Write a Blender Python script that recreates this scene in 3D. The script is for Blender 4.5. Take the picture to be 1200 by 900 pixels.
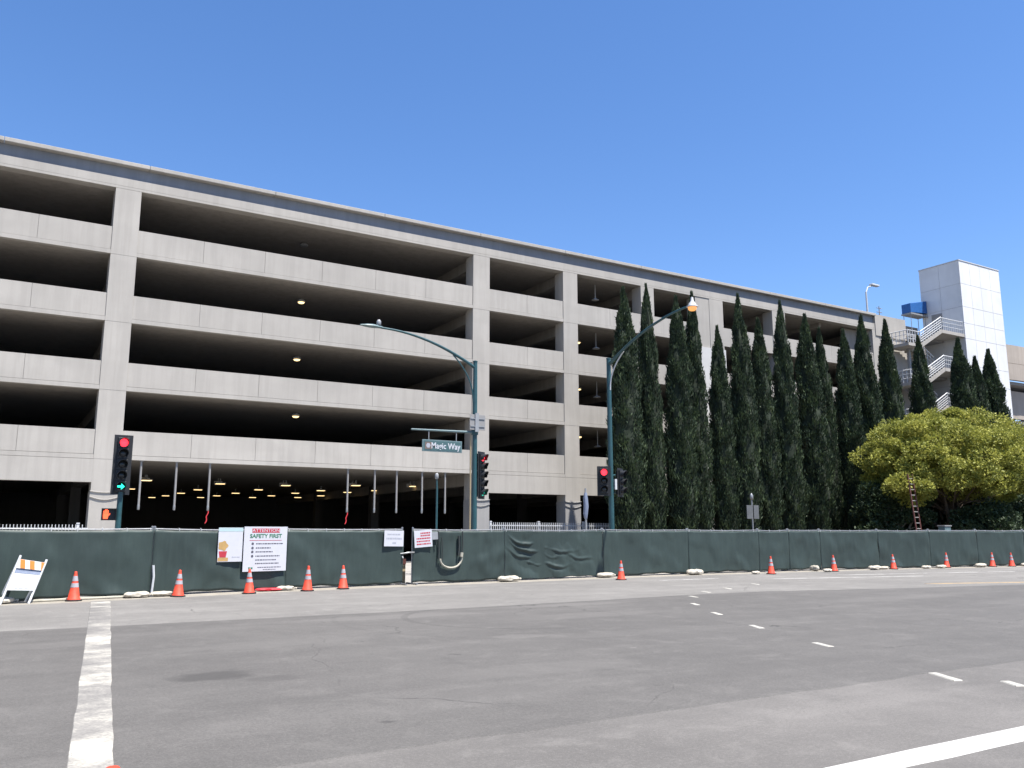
import bpy, math, random
import numpy as np
from mathutils import Vector, Matrix, noise

R = math.radians
for o in list(bpy.data.objects):
    bpy.data.objects.remove(o)
scene = bpy.context.scene
COL = scene.collection

# ------------------------------------------------------------------ camera, sky, sun, exposure
cam_d = bpy.data.cameras.new('camera')
cam_d.sensor_width = 36.0
cam_d.lens = 30.0
cam_d.clip_end = 3000.0
cam = bpy.data.objects.new('camera', cam_d)
COL.objects.link(cam)
cam.location = (0, 0, 1.66)
cam.rotation_euler = (R(90) + math.atan(0.174), 0, R(-31.0))
scene.camera = cam

SUN_EL, SUN_AZ = 68.0, 27.0            # azimuth measured from -Y towards +X
sd = Vector((math.sin(R(SUN_AZ)) * math.cos(R(SUN_EL)), -math.cos(R(SUN_AZ)) * math.cos(R(SUN_EL)), math.sin(R(SUN_EL))))
world = bpy.data.worlds.new('World')
scene.world = world
world.use_nodes = True
wn = world.node_tree
bg = wn.nodes['Background']
sky = wn.nodes.new('ShaderNodeTexSky')
sky.sky_type = 'NISHITA'
sky.sun_disc = False
sky.sun_elevation = R(SUN_EL)
sky.sun_rotation = math.atan2(sd.x, sd.y)
sky.altitude = 50
sky.air_density = 1.0
sky.dust_density = 0.25
sky.ozone_density = 3.5
hs = wn.nodes.new('ShaderNodeHueSaturation')
hs.inputs['Saturation'].default_value = 1.18
wn.links.new(sky.outputs[0], hs.inputs['Color'])
tint = wn.nodes.new('ShaderNodeMix')
tint.data_type = 'RGBA'
tint.blend_type = 'MULTIPLY'
tint.inputs[0].default_value = 1.0
tint.inputs[7].default_value = (1.02, 0.95, 1.02, 1.0)
wn.links.new(hs.outputs[0], tint.inputs[6])
wn.links.new(tint.outputs[2], bg.inputs[0])
bg.inputs[1].default_value = 0.085
sun_d = bpy.data.lights.new('sun', 'SUN')
sun_d.energy = 5.0
sun_d.angle = R(0.53)
sun_d.color = (1.0, 0.955, 0.89)
sun = bpy.data.objects.new('sun', sun_d)
COL.objects.link(sun)
sun.rotation_euler = sd.to_track_quat('Z', 'Y').to_euler()
scene.view_settings.view_transform = 'Standard'
scene.view_settings.look = 'None'
scene.view_settings.exposure = 1.30
scene.view_settings.gamma = 1.0
scene.view_settings.use_curve_mapping = False


# ------------------------------------------------------------------ materials
def new_mat(name):
    m = bpy.data.materials.new(name)
    m.use_nodes = True
    nt = m.node_tree
    return m, nt, nt.nodes['Principled BSDF']


def N(nt, t, **kw):
    n = nt.nodes.new(t)
    for k, v in kw.items():
        if k in n.inputs.keys():
            n.inputs[k].default_value = v
        else:
            setattr(n, k, v)
    return n


def coords(nt, space='world', scale=(1, 1, 1)):
    mp = N(nt, 'ShaderNodeMapping')
    mp.inputs['Scale'].default_value = scale
    if space == 'world':
        g = N(nt, 'ShaderNodeNewGeometry')
        nt.links.new(g.outputs['Position'], mp.inputs[0])
    else:
        g = N(nt, 'ShaderNodeTexCoord')
        nt.links.new(g.outputs['Object'], mp.inputs[0])
    return mp.outputs[0]


def nz(nt, vec, scale, detail=4, rough=0.6, dist=0.0):
    n = N(nt, 'ShaderNodeTexNoise', Scale=scale, Detail=detail, Roughness=rough, Distortion=dist)
    nt.links.new(vec, n.inputs['Vector'])
    return n.outputs[0]


def ramp(nt, fac, stops):
    r = N(nt, 'ShaderNodeValToRGB')
    e = r.color_ramp.elements
    while len(e) > 1:
        e.remove(e[0])
    e[0].position = stops[0][0]
    e[0].color = c4(stops[0][1])
    for p, c in stops[1:]:
        k = e.new(p)
        k.color = c4(c)
    nt.links.new(fac, r.inputs[0])
    return r.outputs[0]


def c4(c):
    if isinstance(c, (int, float)):
        c = (c, c, c)
    return tuple(c)[:3] + (1.0,)


def mixc(nt, fac, a, b, mode='MIX'):
    m = N(nt, 'ShaderNodeMix', data_type='RGBA', blend_type=mode)
    for s, v in ((m.inputs[0], fac), (m.inputs[6], a), (m.inputs[7], b)):
        if isinstance(v, bpy.types.NodeSocket):
            nt.links.new(v, s)
        elif s == m.inputs[0]:
            s.default_value = v
        else:
            s.default_value = c4(v)
    return m.outputs[2]


def mth(nt, op, a, b=0.0, c=None):
    m = N(nt, 'ShaderNodeMath', operation=op)
    for i, v in enumerate((a, b) if c is None else (a, b, c)):
        if isinstance(v, bpy.types.NodeSocket):
            nt.links.new(v, m.inputs[i])
        else:
            m.inputs[i].default_value = v
    return m.outputs[0]


def bump(nt, bs, h, strength=0.3, dist=0.01):
    b = N(nt, 'ShaderNodeBump', Strength=strength, Distance=dist)
    nt.links.new(h, b.inputs['Height'])
    nt.links.new(b.outputs[0], bs.inputs['Normal'])


def plain(name, col, rough=0.6, metal=0.0, var=0.12, space='object', scale=6.0, spec=0.4):
    m, nt, bs = new_mat(name)
    v = coords(nt, space)
    f = nz(nt, v, scale, 5)
    a = tuple(x * (1 - var) for x in col)
    b = tuple(min(1, x * (1 + var)) for x in col)
    nt.links.new(ramp(nt, f, [(0.3, a), (0.7, b)]), bs.inputs['Base Color'])
    bs.inputs['Roughness'].default_value = rough
    bs.inputs['Metallic'].default_value = metal
    bs.inputs['Specular IOR Level'].default_value = spec
    return m


def emit(name, col, strength, base=None):
    m, nt, bs = new_mat(name)
    bs.inputs['Base Color'].default_value = c4(base or col)
    bs.inputs['Emission Color'].default_value = c4(col)
    bs.inputs['Emission Strength'].default_value = strength
    bs.inputs['Roughness'].default_value = 0.3
    return m


def concrete(name, col, streak=0.12, rough=0.85):
    m, nt, bs = new_mat(name)
    v = coords(nt, 'world')
    big = nz(nt, v, 0.35, 6, 0.62)
    vs = coords(nt, 'world', (1.7, 1.7, 0.12))
    st = nz(nt, vs, 1.6, 5, 0.65)
    fine = nz(nt, v, 22, 4, 0.7)
    c = ramp(nt, big, [(0.3, tuple(x * 0.9 for x in col)), (0.7, tuple(x * 1.07 for x in col))])
    c = mixc(nt, ramp(nt, st, [(0.40, streak * 1.6), (0.56, 0.0)]), c, tuple(x * 0.55 for x in col))
    oi = N(nt, 'ShaderNodeObjectInfo')
    c = mixc(nt, mth(nt, 'MULTIPLY', oi.outputs['Random'], 0.16), c, tuple(x * 0.7 for x in col))
    sq = nz(nt, coords(nt, 'world', (0.32, 0.32, 0.8)), 1.0, 2, 0.4)
    c = mixc(nt, ramp(nt, sq, [(0.5, 0.0), (0.62, 0.16)]), c, tuple(x * 0.72 for x in col))
    c = mixc(nt, ramp(nt, fine, [(0.25, 0.25), (0.5, 0.0)]), c, tuple(x * 0.8 for x in col))
    nt.links.new(c, bs.inputs['Base Color'])
    bs.inputs['Roughness'].default_value = rough
    bs.inputs['Specular IOR Level'].default_value = 0.25
    bump(nt, bs, fine, 0.25, 0.008)
    return m


def foliage(name, cols, scale=1.3, trans=0.25):
    m, nt, bs = new_mat(name)
    v = coords(nt, 'object')
    f = nz(nt, v, scale, 4, 0.7)
    g = nz(nt, v, scale * 9, 2, 0.5)
    k = mth(nt, 'ADD', mth(nt, 'MULTIPLY', f, 0.65), mth(nt, 'MULTIPLY', g, 0.35))
    n = len(cols)
    st = [(0.33 + 0.34 * i / (n - 1), c) for i, c in enumerate(cols)]
    c = ramp(nt, k, st)
    nt.links.new(c, bs.inputs['Base Color'])
    bs.inputs['Roughness'].default_value = 0.6
    bs.inputs['Specular IOR Level'].default_value = 0.25
    t = N(nt, 'ShaderNodeBsdfTranslucent')
    nt.links.new(c, t.inputs[0])
    mx = N(nt, 'ShaderNodeMixShader')
    mx.inputs[0].default_value = trans
    out = nt.nodes['Material Output']
    nt.links.new(bs.outputs[0], mx.inputs[1])
    nt.links.new(t.outputs[0], mx.inputs[2])
    nt.links.new(mx.outputs[0], out.inputs[0])
    return m


def asphalt(name, col, marks=False, patch=0.14):
    m, nt, bs = new_mat(name)
    v = coords(nt, 'world')
    agg = nz(nt, v, 90, 3, 0.75)
    mid = nz(nt, v, 5.0, 6, 0.7)
    big = nz(nt, v, 0.28, 5, 0.6)
    vs = coords(nt, 'world', (0.10, 0.9, 1))
    st = nz(nt, vs, 1.1, 5, 0.6, 0.4)
    c = ramp(nt, big, [(0.32, tuple(x * (1 - patch) for x in col)), (0.68, tuple(x * (1 + patch) for x in col))])
    c = mixc(nt, ramp(nt, st, [(0.40, 0.42), (0.62, 0.0)]), c, tuple(x * 0.70 for x in col))
    c = mixc(nt, ramp(nt, st, [(0.55, 0.0), (0.78, 0.38)]), c, tuple(x * 1.35 for x in col))
    c = mixc(nt, ramp(nt, mid, [(0.52, 0.0), (0.75, 0.4)]), c, tuple(x * 1.3 for x in col))
    grit = nz(nt, v, 30, 5, 0.8)
    c = mixc(nt, ramp(nt, grit, [(0.36, 0.55), (0.5, 0.0)]), c, tuple(x * 0.62 for x in col))
    c = mixc(nt, ramp(nt, grit, [(0.52, 0.0), (0.66, 0.5)]), c, tuple(x * 1.45 for x in col))
    c = mixc(nt, ramp(nt, agg, [(0.3, 0.55), (0.52, 0.0)]), c, tuple(x * 0.5 for x in col))
    c = mixc(nt, ramp(nt, agg, [(0.55, 0.0), (0.75, 0.45)]), c, tuple(x * 1.9 for x in col))
    sp_ = N(nt, 'ShaderNodeTexVoronoi', Scale=1.3)
    nt.links.new(v, sp_.inputs['Vector'])
    spot = mth(nt, 'MULTIPLY', mth(nt, 'LESS_THAN', sp_.outputs['Distance'], mth(nt, 'MULTIPLY', mid, 0.09)), ramp(nt, big, [(0.45, 0.0), (0.6, 0.6)]))
    c = mixc(nt, spot, c, tuple(x * 0.4 for x in col))
    m2 = nz(nt, v, 1.6, 6, 0.72, 0.6)
    c = mixc(nt, ramp(nt, m2, [(0.53, 0.0), (0.7, 0.42)]), c, tuple(x * 1.42 for x in col))
    c = mixc(nt, ramp(nt, m2, [(0.33, 0.38), (0.46, 0.0)]), c, tuple(x * 0.66 for x in col))
    # fine irregular cracks
    wv = N(nt, 'ShaderNodeVectorMath', operation='ADD')
    nn = N(nt, 'ShaderNodeTexNoise', Scale=0.8, Detail=5)
    nt.links.new(v, nn.inputs['Vector'])
    nt.links.new(v, wv.inputs[0])
    nt.links.new(nn.outputs['Color'], wv.inputs[1])
    vo = N(nt, 'ShaderNodeTexVoronoi', feature='DISTANCE_TO_EDGE', Scale=0.19)
    nt.links.new(wv.outputs[0], vo.inputs['Vector'])
    crack = mth(nt, 'MULTIPLY', mth(nt, 'LESS_THAN', vo.outputs['Distance'], 0.0022), ramp(nt, big, [(0.48, 0.0), (0.6, 0.7)]))
    c = mixc(nt, crack, c, tuple(x * 0.35 for x in col))
    if marks:
        sx = N(nt, 'ShaderNodeSeparateXYZ')
        wob = N(nt, 'ShaderNodeVectorMath', operation='SCALE')
        n2 = N(nt, 'ShaderNodeTexNoise', Scale=2.2, Detail=5, Roughness=0.65)
        nt.links.new(v, n2.inputs['Vector'])
        nt.links.new(n2.outputs['Color'], wob.inputs[0])
        wob.inputs['Scale'].default_value = 0.7
        ad = N(nt, 'ShaderNodeVectorMath', operation='ADD')
        nt.links.new(v, ad.inputs[0])
        nt.links.new(wob.outputs[0], ad.inputs[1])
        nt.links.new(ad.outputs[0], sx.inputs[0])

        def blob(cx, cy, rx, ry, amt, tint):
            nonlocal c
            dx = mth(nt, 'DIVIDE', mth(nt, 'SUBTRACT', sx.outputs[0], cx + 0.35), rx)
            dy = mth(nt, 'DIVIDE', mth(nt, 'SUBTRACT', sx.outputs[1], cy + 0.35), ry)
            d = mth(nt, 'ADD', mth(nt, 'POWER', mth(nt, 'ABSOLUTE', dx), 2.0), mth(nt, 'POWER', mth(nt, 'ABSOLUTE', dy), 2.0))
            c = mixc(nt, ramp(nt, d, [(0.3, amt), (1.0, 0.0)]), c, tuple(x * tint for x in col))
        blob(2.35, 10.75, 0.55, 0.45, 0.8, 0.5)
        blob(2.9, 10.2, 0.4, 0.25, 0.5, 0.6)
        for (bx, by, ra, rb, am, ti) in ((6.0, 9.2, 1.6, 0.5, 0.3, 1.4), (3.8, 13.3, 1.8, 0.5, 0.3, 1.35), (7.5, 12.2, 0.5, 0.3, 0.35, 1.5), (10.5, 14.6, 2.5, 0.6, 0.3, 1.35),
                                         (14.5, 12.5, 2.2, 0.5, 0.25, 0.75), (4.6, 8.2, 1.2, 0.35, 0.3, 0.75), (9.0, 8.0, 1.6, 0.3, 0.3, 0.78), (6.9, 16.3, 2.4, 0.5, 0.4, 1.5),
                                         (11.8, 16.8, 2.0, 0.4, 0.4, 1.5), (1.0, 14.9, 1.3, 0.5, 0.3, 1.3), (20.0, 14.2, 3.0, 0.6, 0.3, 1.35), (3.2, 7.4, 0.12, 0.08, 0.6, 0.4), (5.6, 10.9, 0.10, 0.08, 0.5, 0.4), (8.2, 10.2, 0.08, 0.06, 0.6, 1.9)):
            blob(bx, by, ra, rb, am, ti)
        # tyre arc left by a turning car
        sp = N(nt, 'ShaderNodeSeparateXYZ')
        nt.links.new(v, sp.inputs[0])
        for (cx, cy, rad, w, amt) in ((9.3, 15.1, 2.35, 0.07, 0.45), (9.5, 15.1, 3.9, 0.06, 0.2)):
            dx = mth(nt, 'SUBTRACT', sp.outputs[0], cx)
            dy = mth(nt, 'SUBTRACT', sp.outputs[1], cy)
            rr = mth(nt, 'SQRT', mth(nt, 'ADD', mth(nt, 'MULTIPLY', dx, dx), mth(nt, 'MULTIPLY', dy, dy)))
            band = mth(nt, 'LESS_THAN', mth(nt, 'ABSOLUTE', mth(nt, 'SUBTRACT', rr, rad)), w)
            side = mth(nt, 'LESS_THAN', dx, -0.4)
            k = mth(nt, 'MULTIPLY', mth(nt, 'MULTIPLY', band, side), ramp(nt, mid, [(0.3, amt), (0.65, amt * 0.3)]))
            c = mixc(nt, k, c, tuple(x * 0.45 for x in col))
    nt.links.new(c, bs.inputs['Base Color'])
    bs.inputs['Roughness'].default_value = 0.82
    bs.inputs['Specular IOR Level'].default_value = 0.35
    bump(nt, bs, agg, 0.5, 0.006)
    return m


def worn_paint(name, col, wear, under):
    m, nt, bs = new_mat(name)
    v = coords(nt, 'world')
    a = nz(nt, v, 2.2, 6, 0.7)
    b = nz(nt, v, 26, 4, 0.75)
    big = nz(nt, v, 0.75, 4, 0.6)
    k = mth(nt, 'ADD', mth(nt, 'ADD', mth(nt, 'MULTIPLY', a, 0.4), mth(nt, 'MULTIPLY', b, 0.3)), mth(nt, 'MULTIPLY', big, 0.3))
    c = ramp(nt, k, [(wear - 0.05, under), (wear + 0.03, tuple(x * 0.75 for x in col)), (wear + 0.2, col)])
    nt.links.new(c, bs.inputs['Base Color'])
    bs.inputs['Roughness'].default_value = 0.7
    return m


M = {}
M['concrete'] = concrete('painted_concrete', (0.35, 0.331, 0.303))
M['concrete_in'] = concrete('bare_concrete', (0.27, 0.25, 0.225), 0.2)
M['band'] = concrete('blue_grey_parapet_band', (0.21, 0.225, 0.25))  # parapet strip below the coping, darker and bluer than the facade
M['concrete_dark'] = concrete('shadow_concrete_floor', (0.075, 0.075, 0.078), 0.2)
M['concrete_grey'] = concrete('grey_concrete', (0.27, 0.265, 0.26))
M['concrete_beige'] = concrete('beige_concrete', (0.33, 0.29, 0.25))
M['white_panel'] = concrete('white_metal_panel', (0.60, 0.605, 0.61), 0.05, 0.5)
M['white_wall'] = concrete('white_wall', (0.5, 0.495, 0.49), 0.05)
M['ground'] = asphalt('old_asphalt', (0.117, 0.110, 0.102), patch=0.26)
M['dusty'] = asphalt('dusty_asphalt', (0.150, 0.143, 0.132), patch=0.2)
M['paving'] = concrete('paving_concrete', (0.28, 0.265, 0.24), 0.2)
M['road'] = asphalt('new_asphalt', (0.091, 0.086, 0.080), marks=True)
M['gutter'] = concrete('gutter_concrete', (0.245, 0.225, 0.19), 0.3)
M['soil'] = plain('soil', (0.10, 0.075, 0.05), 0.95, var=0.3, space='world', scale=3)
M['paint_old'] = worn_paint('worn_white_paint', (0.34, 0.32, 0.28), 0.49, (0.165, 0.155, 0.135))
M['paint_mid'] = worn_paint('thin_white_paint', (0.42, 0.405, 0.36), 0.47, (0.25, 0.235, 0.205))
M['paint'] = worn_paint('white_road_paint', (0.42, 0.41, 0.385), 0.36, (0.2, 0.19, 0.18))
M['paint_yellow'] = worn_paint('yellow_road_paint', (0.36, 0.24, 0.10), 0.47, (0.13, 0.11, 0.09))
M['teal'] = plain('teal_pole_paint', (0.014, 0.058, 0.068), 0.45, 0.0, 0.15, spec=0.5)
M['teal_light'] = plain('pale_teal_paint', (0.09, 0.14, 0.15), 0.45, 0.0, 0.1, spec=0.5)
M['galv'] = plain('galvanised_steel', (0.26, 0.265, 0.27), 0.45, 0.6, 0.1)
M['alu'] = plain('brushed_aluminium', (0.24, 0.235, 0.23), 0.55, 0.2, 0.06)
M['white_metal'] = plain('white_metal', (0.46, 0.47, 0.48), 0.5, 0.0, 0.05)
M['grey_metal'] = plain('grey_metal', (0.25, 0.26, 0.27), 0.5, 0.2, 0.1)
M['weathered'] = plain('weathered_sign_back', (0.10, 0.105, 0.11), 0.6, 0.1, 0.15)
M['black'] = plain('black_plastic', (0.014, 0.015, 0.017), 0.5, 0.0, 0.2)
M['dark_lens'] = plain('unlit_lens', (0.02, 0.022, 0.025), 0.2, 0.0, 0.1)
M['red_lit'] = emit('red_light', (1.0, 0.03, 0.05), 1.3, (0.4, 0.01, 0.02))
M['green_lit'] = emit('green_light', (0.02, 0.95, 0.6), 1.0, (0.01, 0.3, 0.2))
M['green_dim'] = emit('green_light_dim', (0.01, 0.5, 0.35), 0.5, (0.01, 0.2, 0.15))
M['hand_lit'] = emit('orange_hand_light', (1.0, 0.09, 0.03), 1.3, (0.4, 0.05, 0.02))
M['lamp_lit'] = emit('warm_lamp', (1.0, 0.36, 0.06), 0.35, (0.6, 0.4, 0.2))
M['tube_lit'] = emit('warm_ceiling_lamp', (1.0, 0.70, 0.32), 1.1, (0.6, 0.5, 0.35))
M['cone'] = plain('cone_orange', (0.54, 0.055, 0.026), 0.6, 0.0, 0.28, scale=9)
M['collar'] = plain('reflective_collar', (0.30, 0.29, 0.31), 0.4, 0.0, 0.12)
M['rubber'] = plain('black_rubber', (0.02, 0.018, 0.017), 0.8)
M['sandbag'] = plain('sandbag_cloth', (0.35, 0.32, 0.265), 0.9, 0.0, 0.3)
M['orange_sheet'] = plain('orange_sheeting', (0.50, 0.15, 0.02), 0.4, 0.0, 0.06)
M['white_sheet'] = plain('white_sheeting', (0.46, 0.47, 0.47), 0.4, 0.0, 0.05)
M['slate'] = plain('slate_band', (0.16, 0.19, 0.26), 0.5)
M['sign_white'] = plain('sign_white', (0.45, 0.455, 0.49), 0.5, 0.0, 0.03)
M['sign_cyan'] = plain('sign_pale_cyan', (0.34, 0.45, 0.46), 0.5, 0.0, 0.03)
M['sign_red'] = plain('sign_red', (0.36, 0.03, 0.045), 0.5, 0.0, 0.05)
M['sign_green'] = plain('sign_green', (0.035, 0.14, 0.08), 0.5, 0.0, 0.05)
M['ink'] = plain('dark_ink', (0.07, 0.07, 0.09), 0.6)
M['ink_grey'] = plain('grey_ink', (0.30, 0.31, 0.35), 0.6)
M['tan'] = plain('tan_print', (0.38, 0.24, 0.09), 0.6)
M['street_sign'] = plain('street_sign_face', (0.05, 0.10, 0.105), 0.4, 0.0, 0.05)
M['emblem'] = plain('brown_emblem', (0.13, 0.10, 0.085), 0.5)
M['blue'] = plain('blue_tarp', (0.015, 0.095, 0.29), 0.55, 0.0, 0.15)
M['red_bag'] = plain('red_cloth', (0.5, 0.03, 0.04), 0.7)
M['wood'] = plain('pale_wood', (0.30, 0.24, 0.15), 0.8)
M['rust'] = plain('red_brown_steel', (0.09, 0.03, 0.024), 0.7)
M['hose'] = plain('white_hose', (0.34, 0.32, 0.26), 0.6)
M['strap'] = plain('dark_strap', (0.02, 0.025, 0.025), 0.7)
M['bark'] = plain('bark', (0.10, 0.075, 0.055), 0.9, 0.0, 0.35, scale=14)
M['pale_bark'] = plain('pale_bark', (0.24, 0.21, 0.17), 0.9, 0.0, 0.3, scale=14)
M['cypress'] = foliage('cypress_foliage', [(0.032, 0.030, 0.017), (0.020, 0.034, 0.019), (0.036, 0.055, 0.028), (0.062, 0.090, 0.040), (0.095, 0.125, 0.05)], 0.9, 0.15)
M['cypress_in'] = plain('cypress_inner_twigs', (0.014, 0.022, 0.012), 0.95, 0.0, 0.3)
M['yellow_leaf'] = foliage('yellow_green_foliage', [(0.075, 0.09, 0.02), (0.20, 0.215, 0.042), (0.32, 0.32, 0.065), (0.46, 0.43, 0.11)], 0.8, 0.3)
M['dark_leaf'] = foliage('dark_shrub_foliage', [(0.015, 0.026, 0.012), (0.03, 0.05, 0.022), (0.055, 0.075, 0.03)], 1.2, 0.2)
M['olive_leaf'] = foliage('olive_foliage', [(0.05, 0.05, 0.015), (0.09, 0.085, 0.022), (0.15, 0.13, 0.035)], 1.2, 0.25)


def screen_mat():
    m, nt, bs = new_mat('green_mesh_screen')
    v = coords(nt, 'world')
    a = nz(nt, v, 0.7, 5, 0.6)
    w = nz(nt, coords(nt, 'world', (1, 1, 0.15)), 6, 4, 0.6)
    f = nz(nt, coords(nt, 'world', (160, 160, 160)), 1.0, 2)
    c = ramp(nt, a, [(0.3, (0.022, 0.034, 0.031)), (0.7, (0.034, 0.052, 0.047))])
    c = mixc(nt, ramp(nt, w, [(0.45, 0.0), (0.8, 0.35)]), c, (0.052, 0.075, 0.066))
    c = mixc(nt, ramp(nt, f, [(0.4, 0.4), (0.55, 0.0)]), c, (0.012, 0.02, 0.02))
    nt.links.new(c, bs.inputs['Base Color'])
    bs.inputs['Roughness'].default_value = 0.55
    bs.inputs['Specular IOR Level'].default_value = 0.35
    bump(nt, bs, f, 0.3, 0.003)
    return m


M['screen'] = screen_mat()


# ------------------------------------------------------------------ mesh helpers
class MB:
    def __init__(s):
        s.v, s.f = [], []

    def add(s, vs, fs):
        b = len(s.v)
        s.v += [tuple(p) for p in vs]
        s.f += [tuple(i + b for i in f) for f in fs]
        return s

    def box(s, x0, x1, y0, y1, z0, z1):
        vs = [(x, y, z) for x in (x0, x1) for y in (y0, y1) for z in (z0, z1)]
        return s.add(vs, [(0, 1, 3, 2), (4, 6, 7, 5), (0, 4, 5, 1), (2, 3, 7, 6), (0, 2, 6, 4), (1, 5, 7, 3)])

    def prism(s, pts, ext):
        """closed solid: polygon pts (3D) extruded by vector ext"""
        n = len(pts)
        e = Vector(ext)
        vs = [Vector(p) for p in pts] + [Vector(p) + e for p in pts]
        fs = [tuple(range(n))[::-1], tuple(range(n, 2 * n))]
        fs += [(i, (i + 1) % n, n + (i + 1) % n, n + i) for i in range(n)]
        return s.add(vs, fs)

    def tube(s, pts, r, n=10, caps=True):
        pts = [Vector(p) for p in pts]
        rs = r if isinstance(r, (list, tuple)) else [r] * len(pts)
        vs, fs = [], []
        up = None
        for i, p in enumerate(pts):
            d = (pts[min(i + 1, len(pts) - 1)] - pts[max(i - 1, 0)]).normalized()
            if up is None:
                up = d.orthogonal().normalized()
            up = (up - d * up.dot(d))
            up = up.normalized() if up.length > 1e-6 else d.orthogonal().normalized()
            b = d.cross(up)
            for k in range(n):
                a = 2 * math.pi * k / n
                vs.append(p + (up * math.cos(a) + b * math.sin(a)) * rs[i])
        for i in range(len(pts) - 1):
            for k in range(n):
                a, b2 = i * n + k, i * n + (k + 1) % n
                fs.append((a, b2, b2 + n, a + n))
        if caps:
            fs.append(tuple(range(n))[::-1])
            fs.append(tuple(range((len(pts) - 1) * n, len(pts) * n)))
        return s.add(vs, fs)

    def lathe(s, prof, c=(0, 0, 0), n=24, axis='Z'):
        vs, fs = [], []
        for r, z in prof:
            for k in range(n):
                a = 2 * math.pi * k / n
                p = (r * math.cos(a), r * math.sin(a), z)
                if axis == 'Y':
                    p = (p[0], p[2], p[1])
                vs.append((c[0] + p[0], c[1] + p[1], c[2] + p[2]))
        for i in range(len(prof) - 1):
            for k in range(n):
                a, b = i * n + k, i * n + (k + 1) % n
                fs.append((a, b, b + n, a + n))
        fs.append(tuple(range(n))[::-1])
        fs.append(tuple(range((len(prof) - 1) * n, len(prof) * n)))
        return s.add(vs, fs)

    def xf(s, mat, start=0):
        s.v = s.v[:start] + [tuple(mat @ Vector(p)) for p in s.v[start:]]
        return s

    def build(s, name, mat, parent=None, smooth=False, bevel=0.0, fix=True):
        off = wloc(parent)
        me = bpy.data.meshes.new(name)
        me.from_pydata([(p[0] - off.x, p[1] - off.y, p[2] - off.z) for p in s.v], [], s.f)
        if fix:
            import bmesh
            bm = bmesh.new()
            bm.from_mesh(me)
            bmesh.ops.recalc_face_normals(bm, faces=bm.faces)
            bm.to_mesh(me)
            bm.free()
        me.update()
        me.materials.append(mat)
        if smooth:
            me.polygons.foreach_set('use_smooth', [True] * len(me.polygons))
        o = bpy.data.objects.new(name, me)
        COL.objects.link(o)
        o.parent = parent
        if bevel:
            b = o.modifiers.new('bevel', 'BEVEL')
            b.width = bevel
            b.segments = 2
            b.limit_method = 'ANGLE'
            b.angle_limit = R(40)
        if smooth:
            try:
                e = o.modifiers.new('split', 'EDGE_SPLIT')
                e.split_angle = R(42)
            except Exception:
                pass
        return o


def wloc(o):
    v = Vector((0, 0, 0))
    while o is not None:
        v = v + o.location
        o = o.parent
    return v


def tag(o, label=None, cat=None, group=None, kind=None):
    if label:
        o['label'] = label
    if cat:
        o['category'] = cat
    if group:
        o['group'] = group
    if kind:
        o['kind'] = kind
    return o


def thing(name, label, cat, loc=(0, 0, 0), group=None):
    o = bpy.data.objects.new(name, None)
    COL.objects.link(o)
    o.location = loc
    o.empty_display_size = 0.3
    return tag(o, label, cat, group)


def dup(root, loc, label, rz=0.0, scale=None):
    def cp(o, par):
        c = o.copy()
        COL.objects.link(c)
        c.parent = par
        for ch in list(o.children):
            cp(ch, c)
        return c
    kids = list(root.children)
    r = root.copy()
    COL.objects.link(r)
    for ch in kids:
        cp(ch, r)
    r.location = loc
    r.rotation_euler = (0, 0, rz)
    if scale:
        r.scale = scale
    r['label'] = label
    return r


def text_mesh(name, body, size, mat, parent, matrix, depth=0.004, align='CENTER', sx=1.0, bold=0.0):
    cu = bpy.data.curves.new(name, 'FONT')
    cu.body = body
    cu.size = size
    cu.align_x = align
    cu.align_y = 'CENTER'
    cu.extrude = depth
    cu.offset = bold
    cu.resolution_u = 3
    t = bpy.data.objects.new(name, cu)
    COL.objects.link(t)
    dg = bpy.context.evaluated_depsgraph_get()
    me = bpy.data.meshes.new_from_object(t.evaluated_get(dg))
    COL.objects.unlink(t)
    bpy.data.objects.remove(t)
    me.transform(Matrix.Translation(-wloc(parent)) @ matrix @ Matrix.Diagonal((sx, 1, 1, 1)))
    me.materials.clear()
    me.materials.append(mat)
    o = bpy.data.objects.new(name, me)
    COL.objects.link(o)
    o.parent = parent
    return o


def frame_at(origin, xdir, zdir=(0, 0, 1)):
    """matrix: local x along xdir, local y up, local z out of the face (x cross y)"""
    x = Vector(xdir).normalized()
    y = Vector(zdir)
    y = (y - x * y.dot(x)).normalized()
    z = x.cross(y)
    m = Matrix(((x.x, y.x, z.x, origin[0]), (x.y, y.y, z.y, origin[1]), (x.z, y.z, z.z, origin[2]), (0, 0, 0, 1)))
    return m


def rotz_at(p, deg):
    return Matrix.Translation(p) @ Matrix.Rotation(R(deg), 4, 'Z')


rng = np.random.default_rng(7)
random.seed(7)

# ------------------------------------------------------------------ ground
g = MB()
g.add([(-400, -300, 0), (500, -300, 0), (500, 500, 0), (-400, 500, 0)], [(0, 1, 2, 3)])
tag(g.build('ground', M['ground']), kind='structure')


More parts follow.
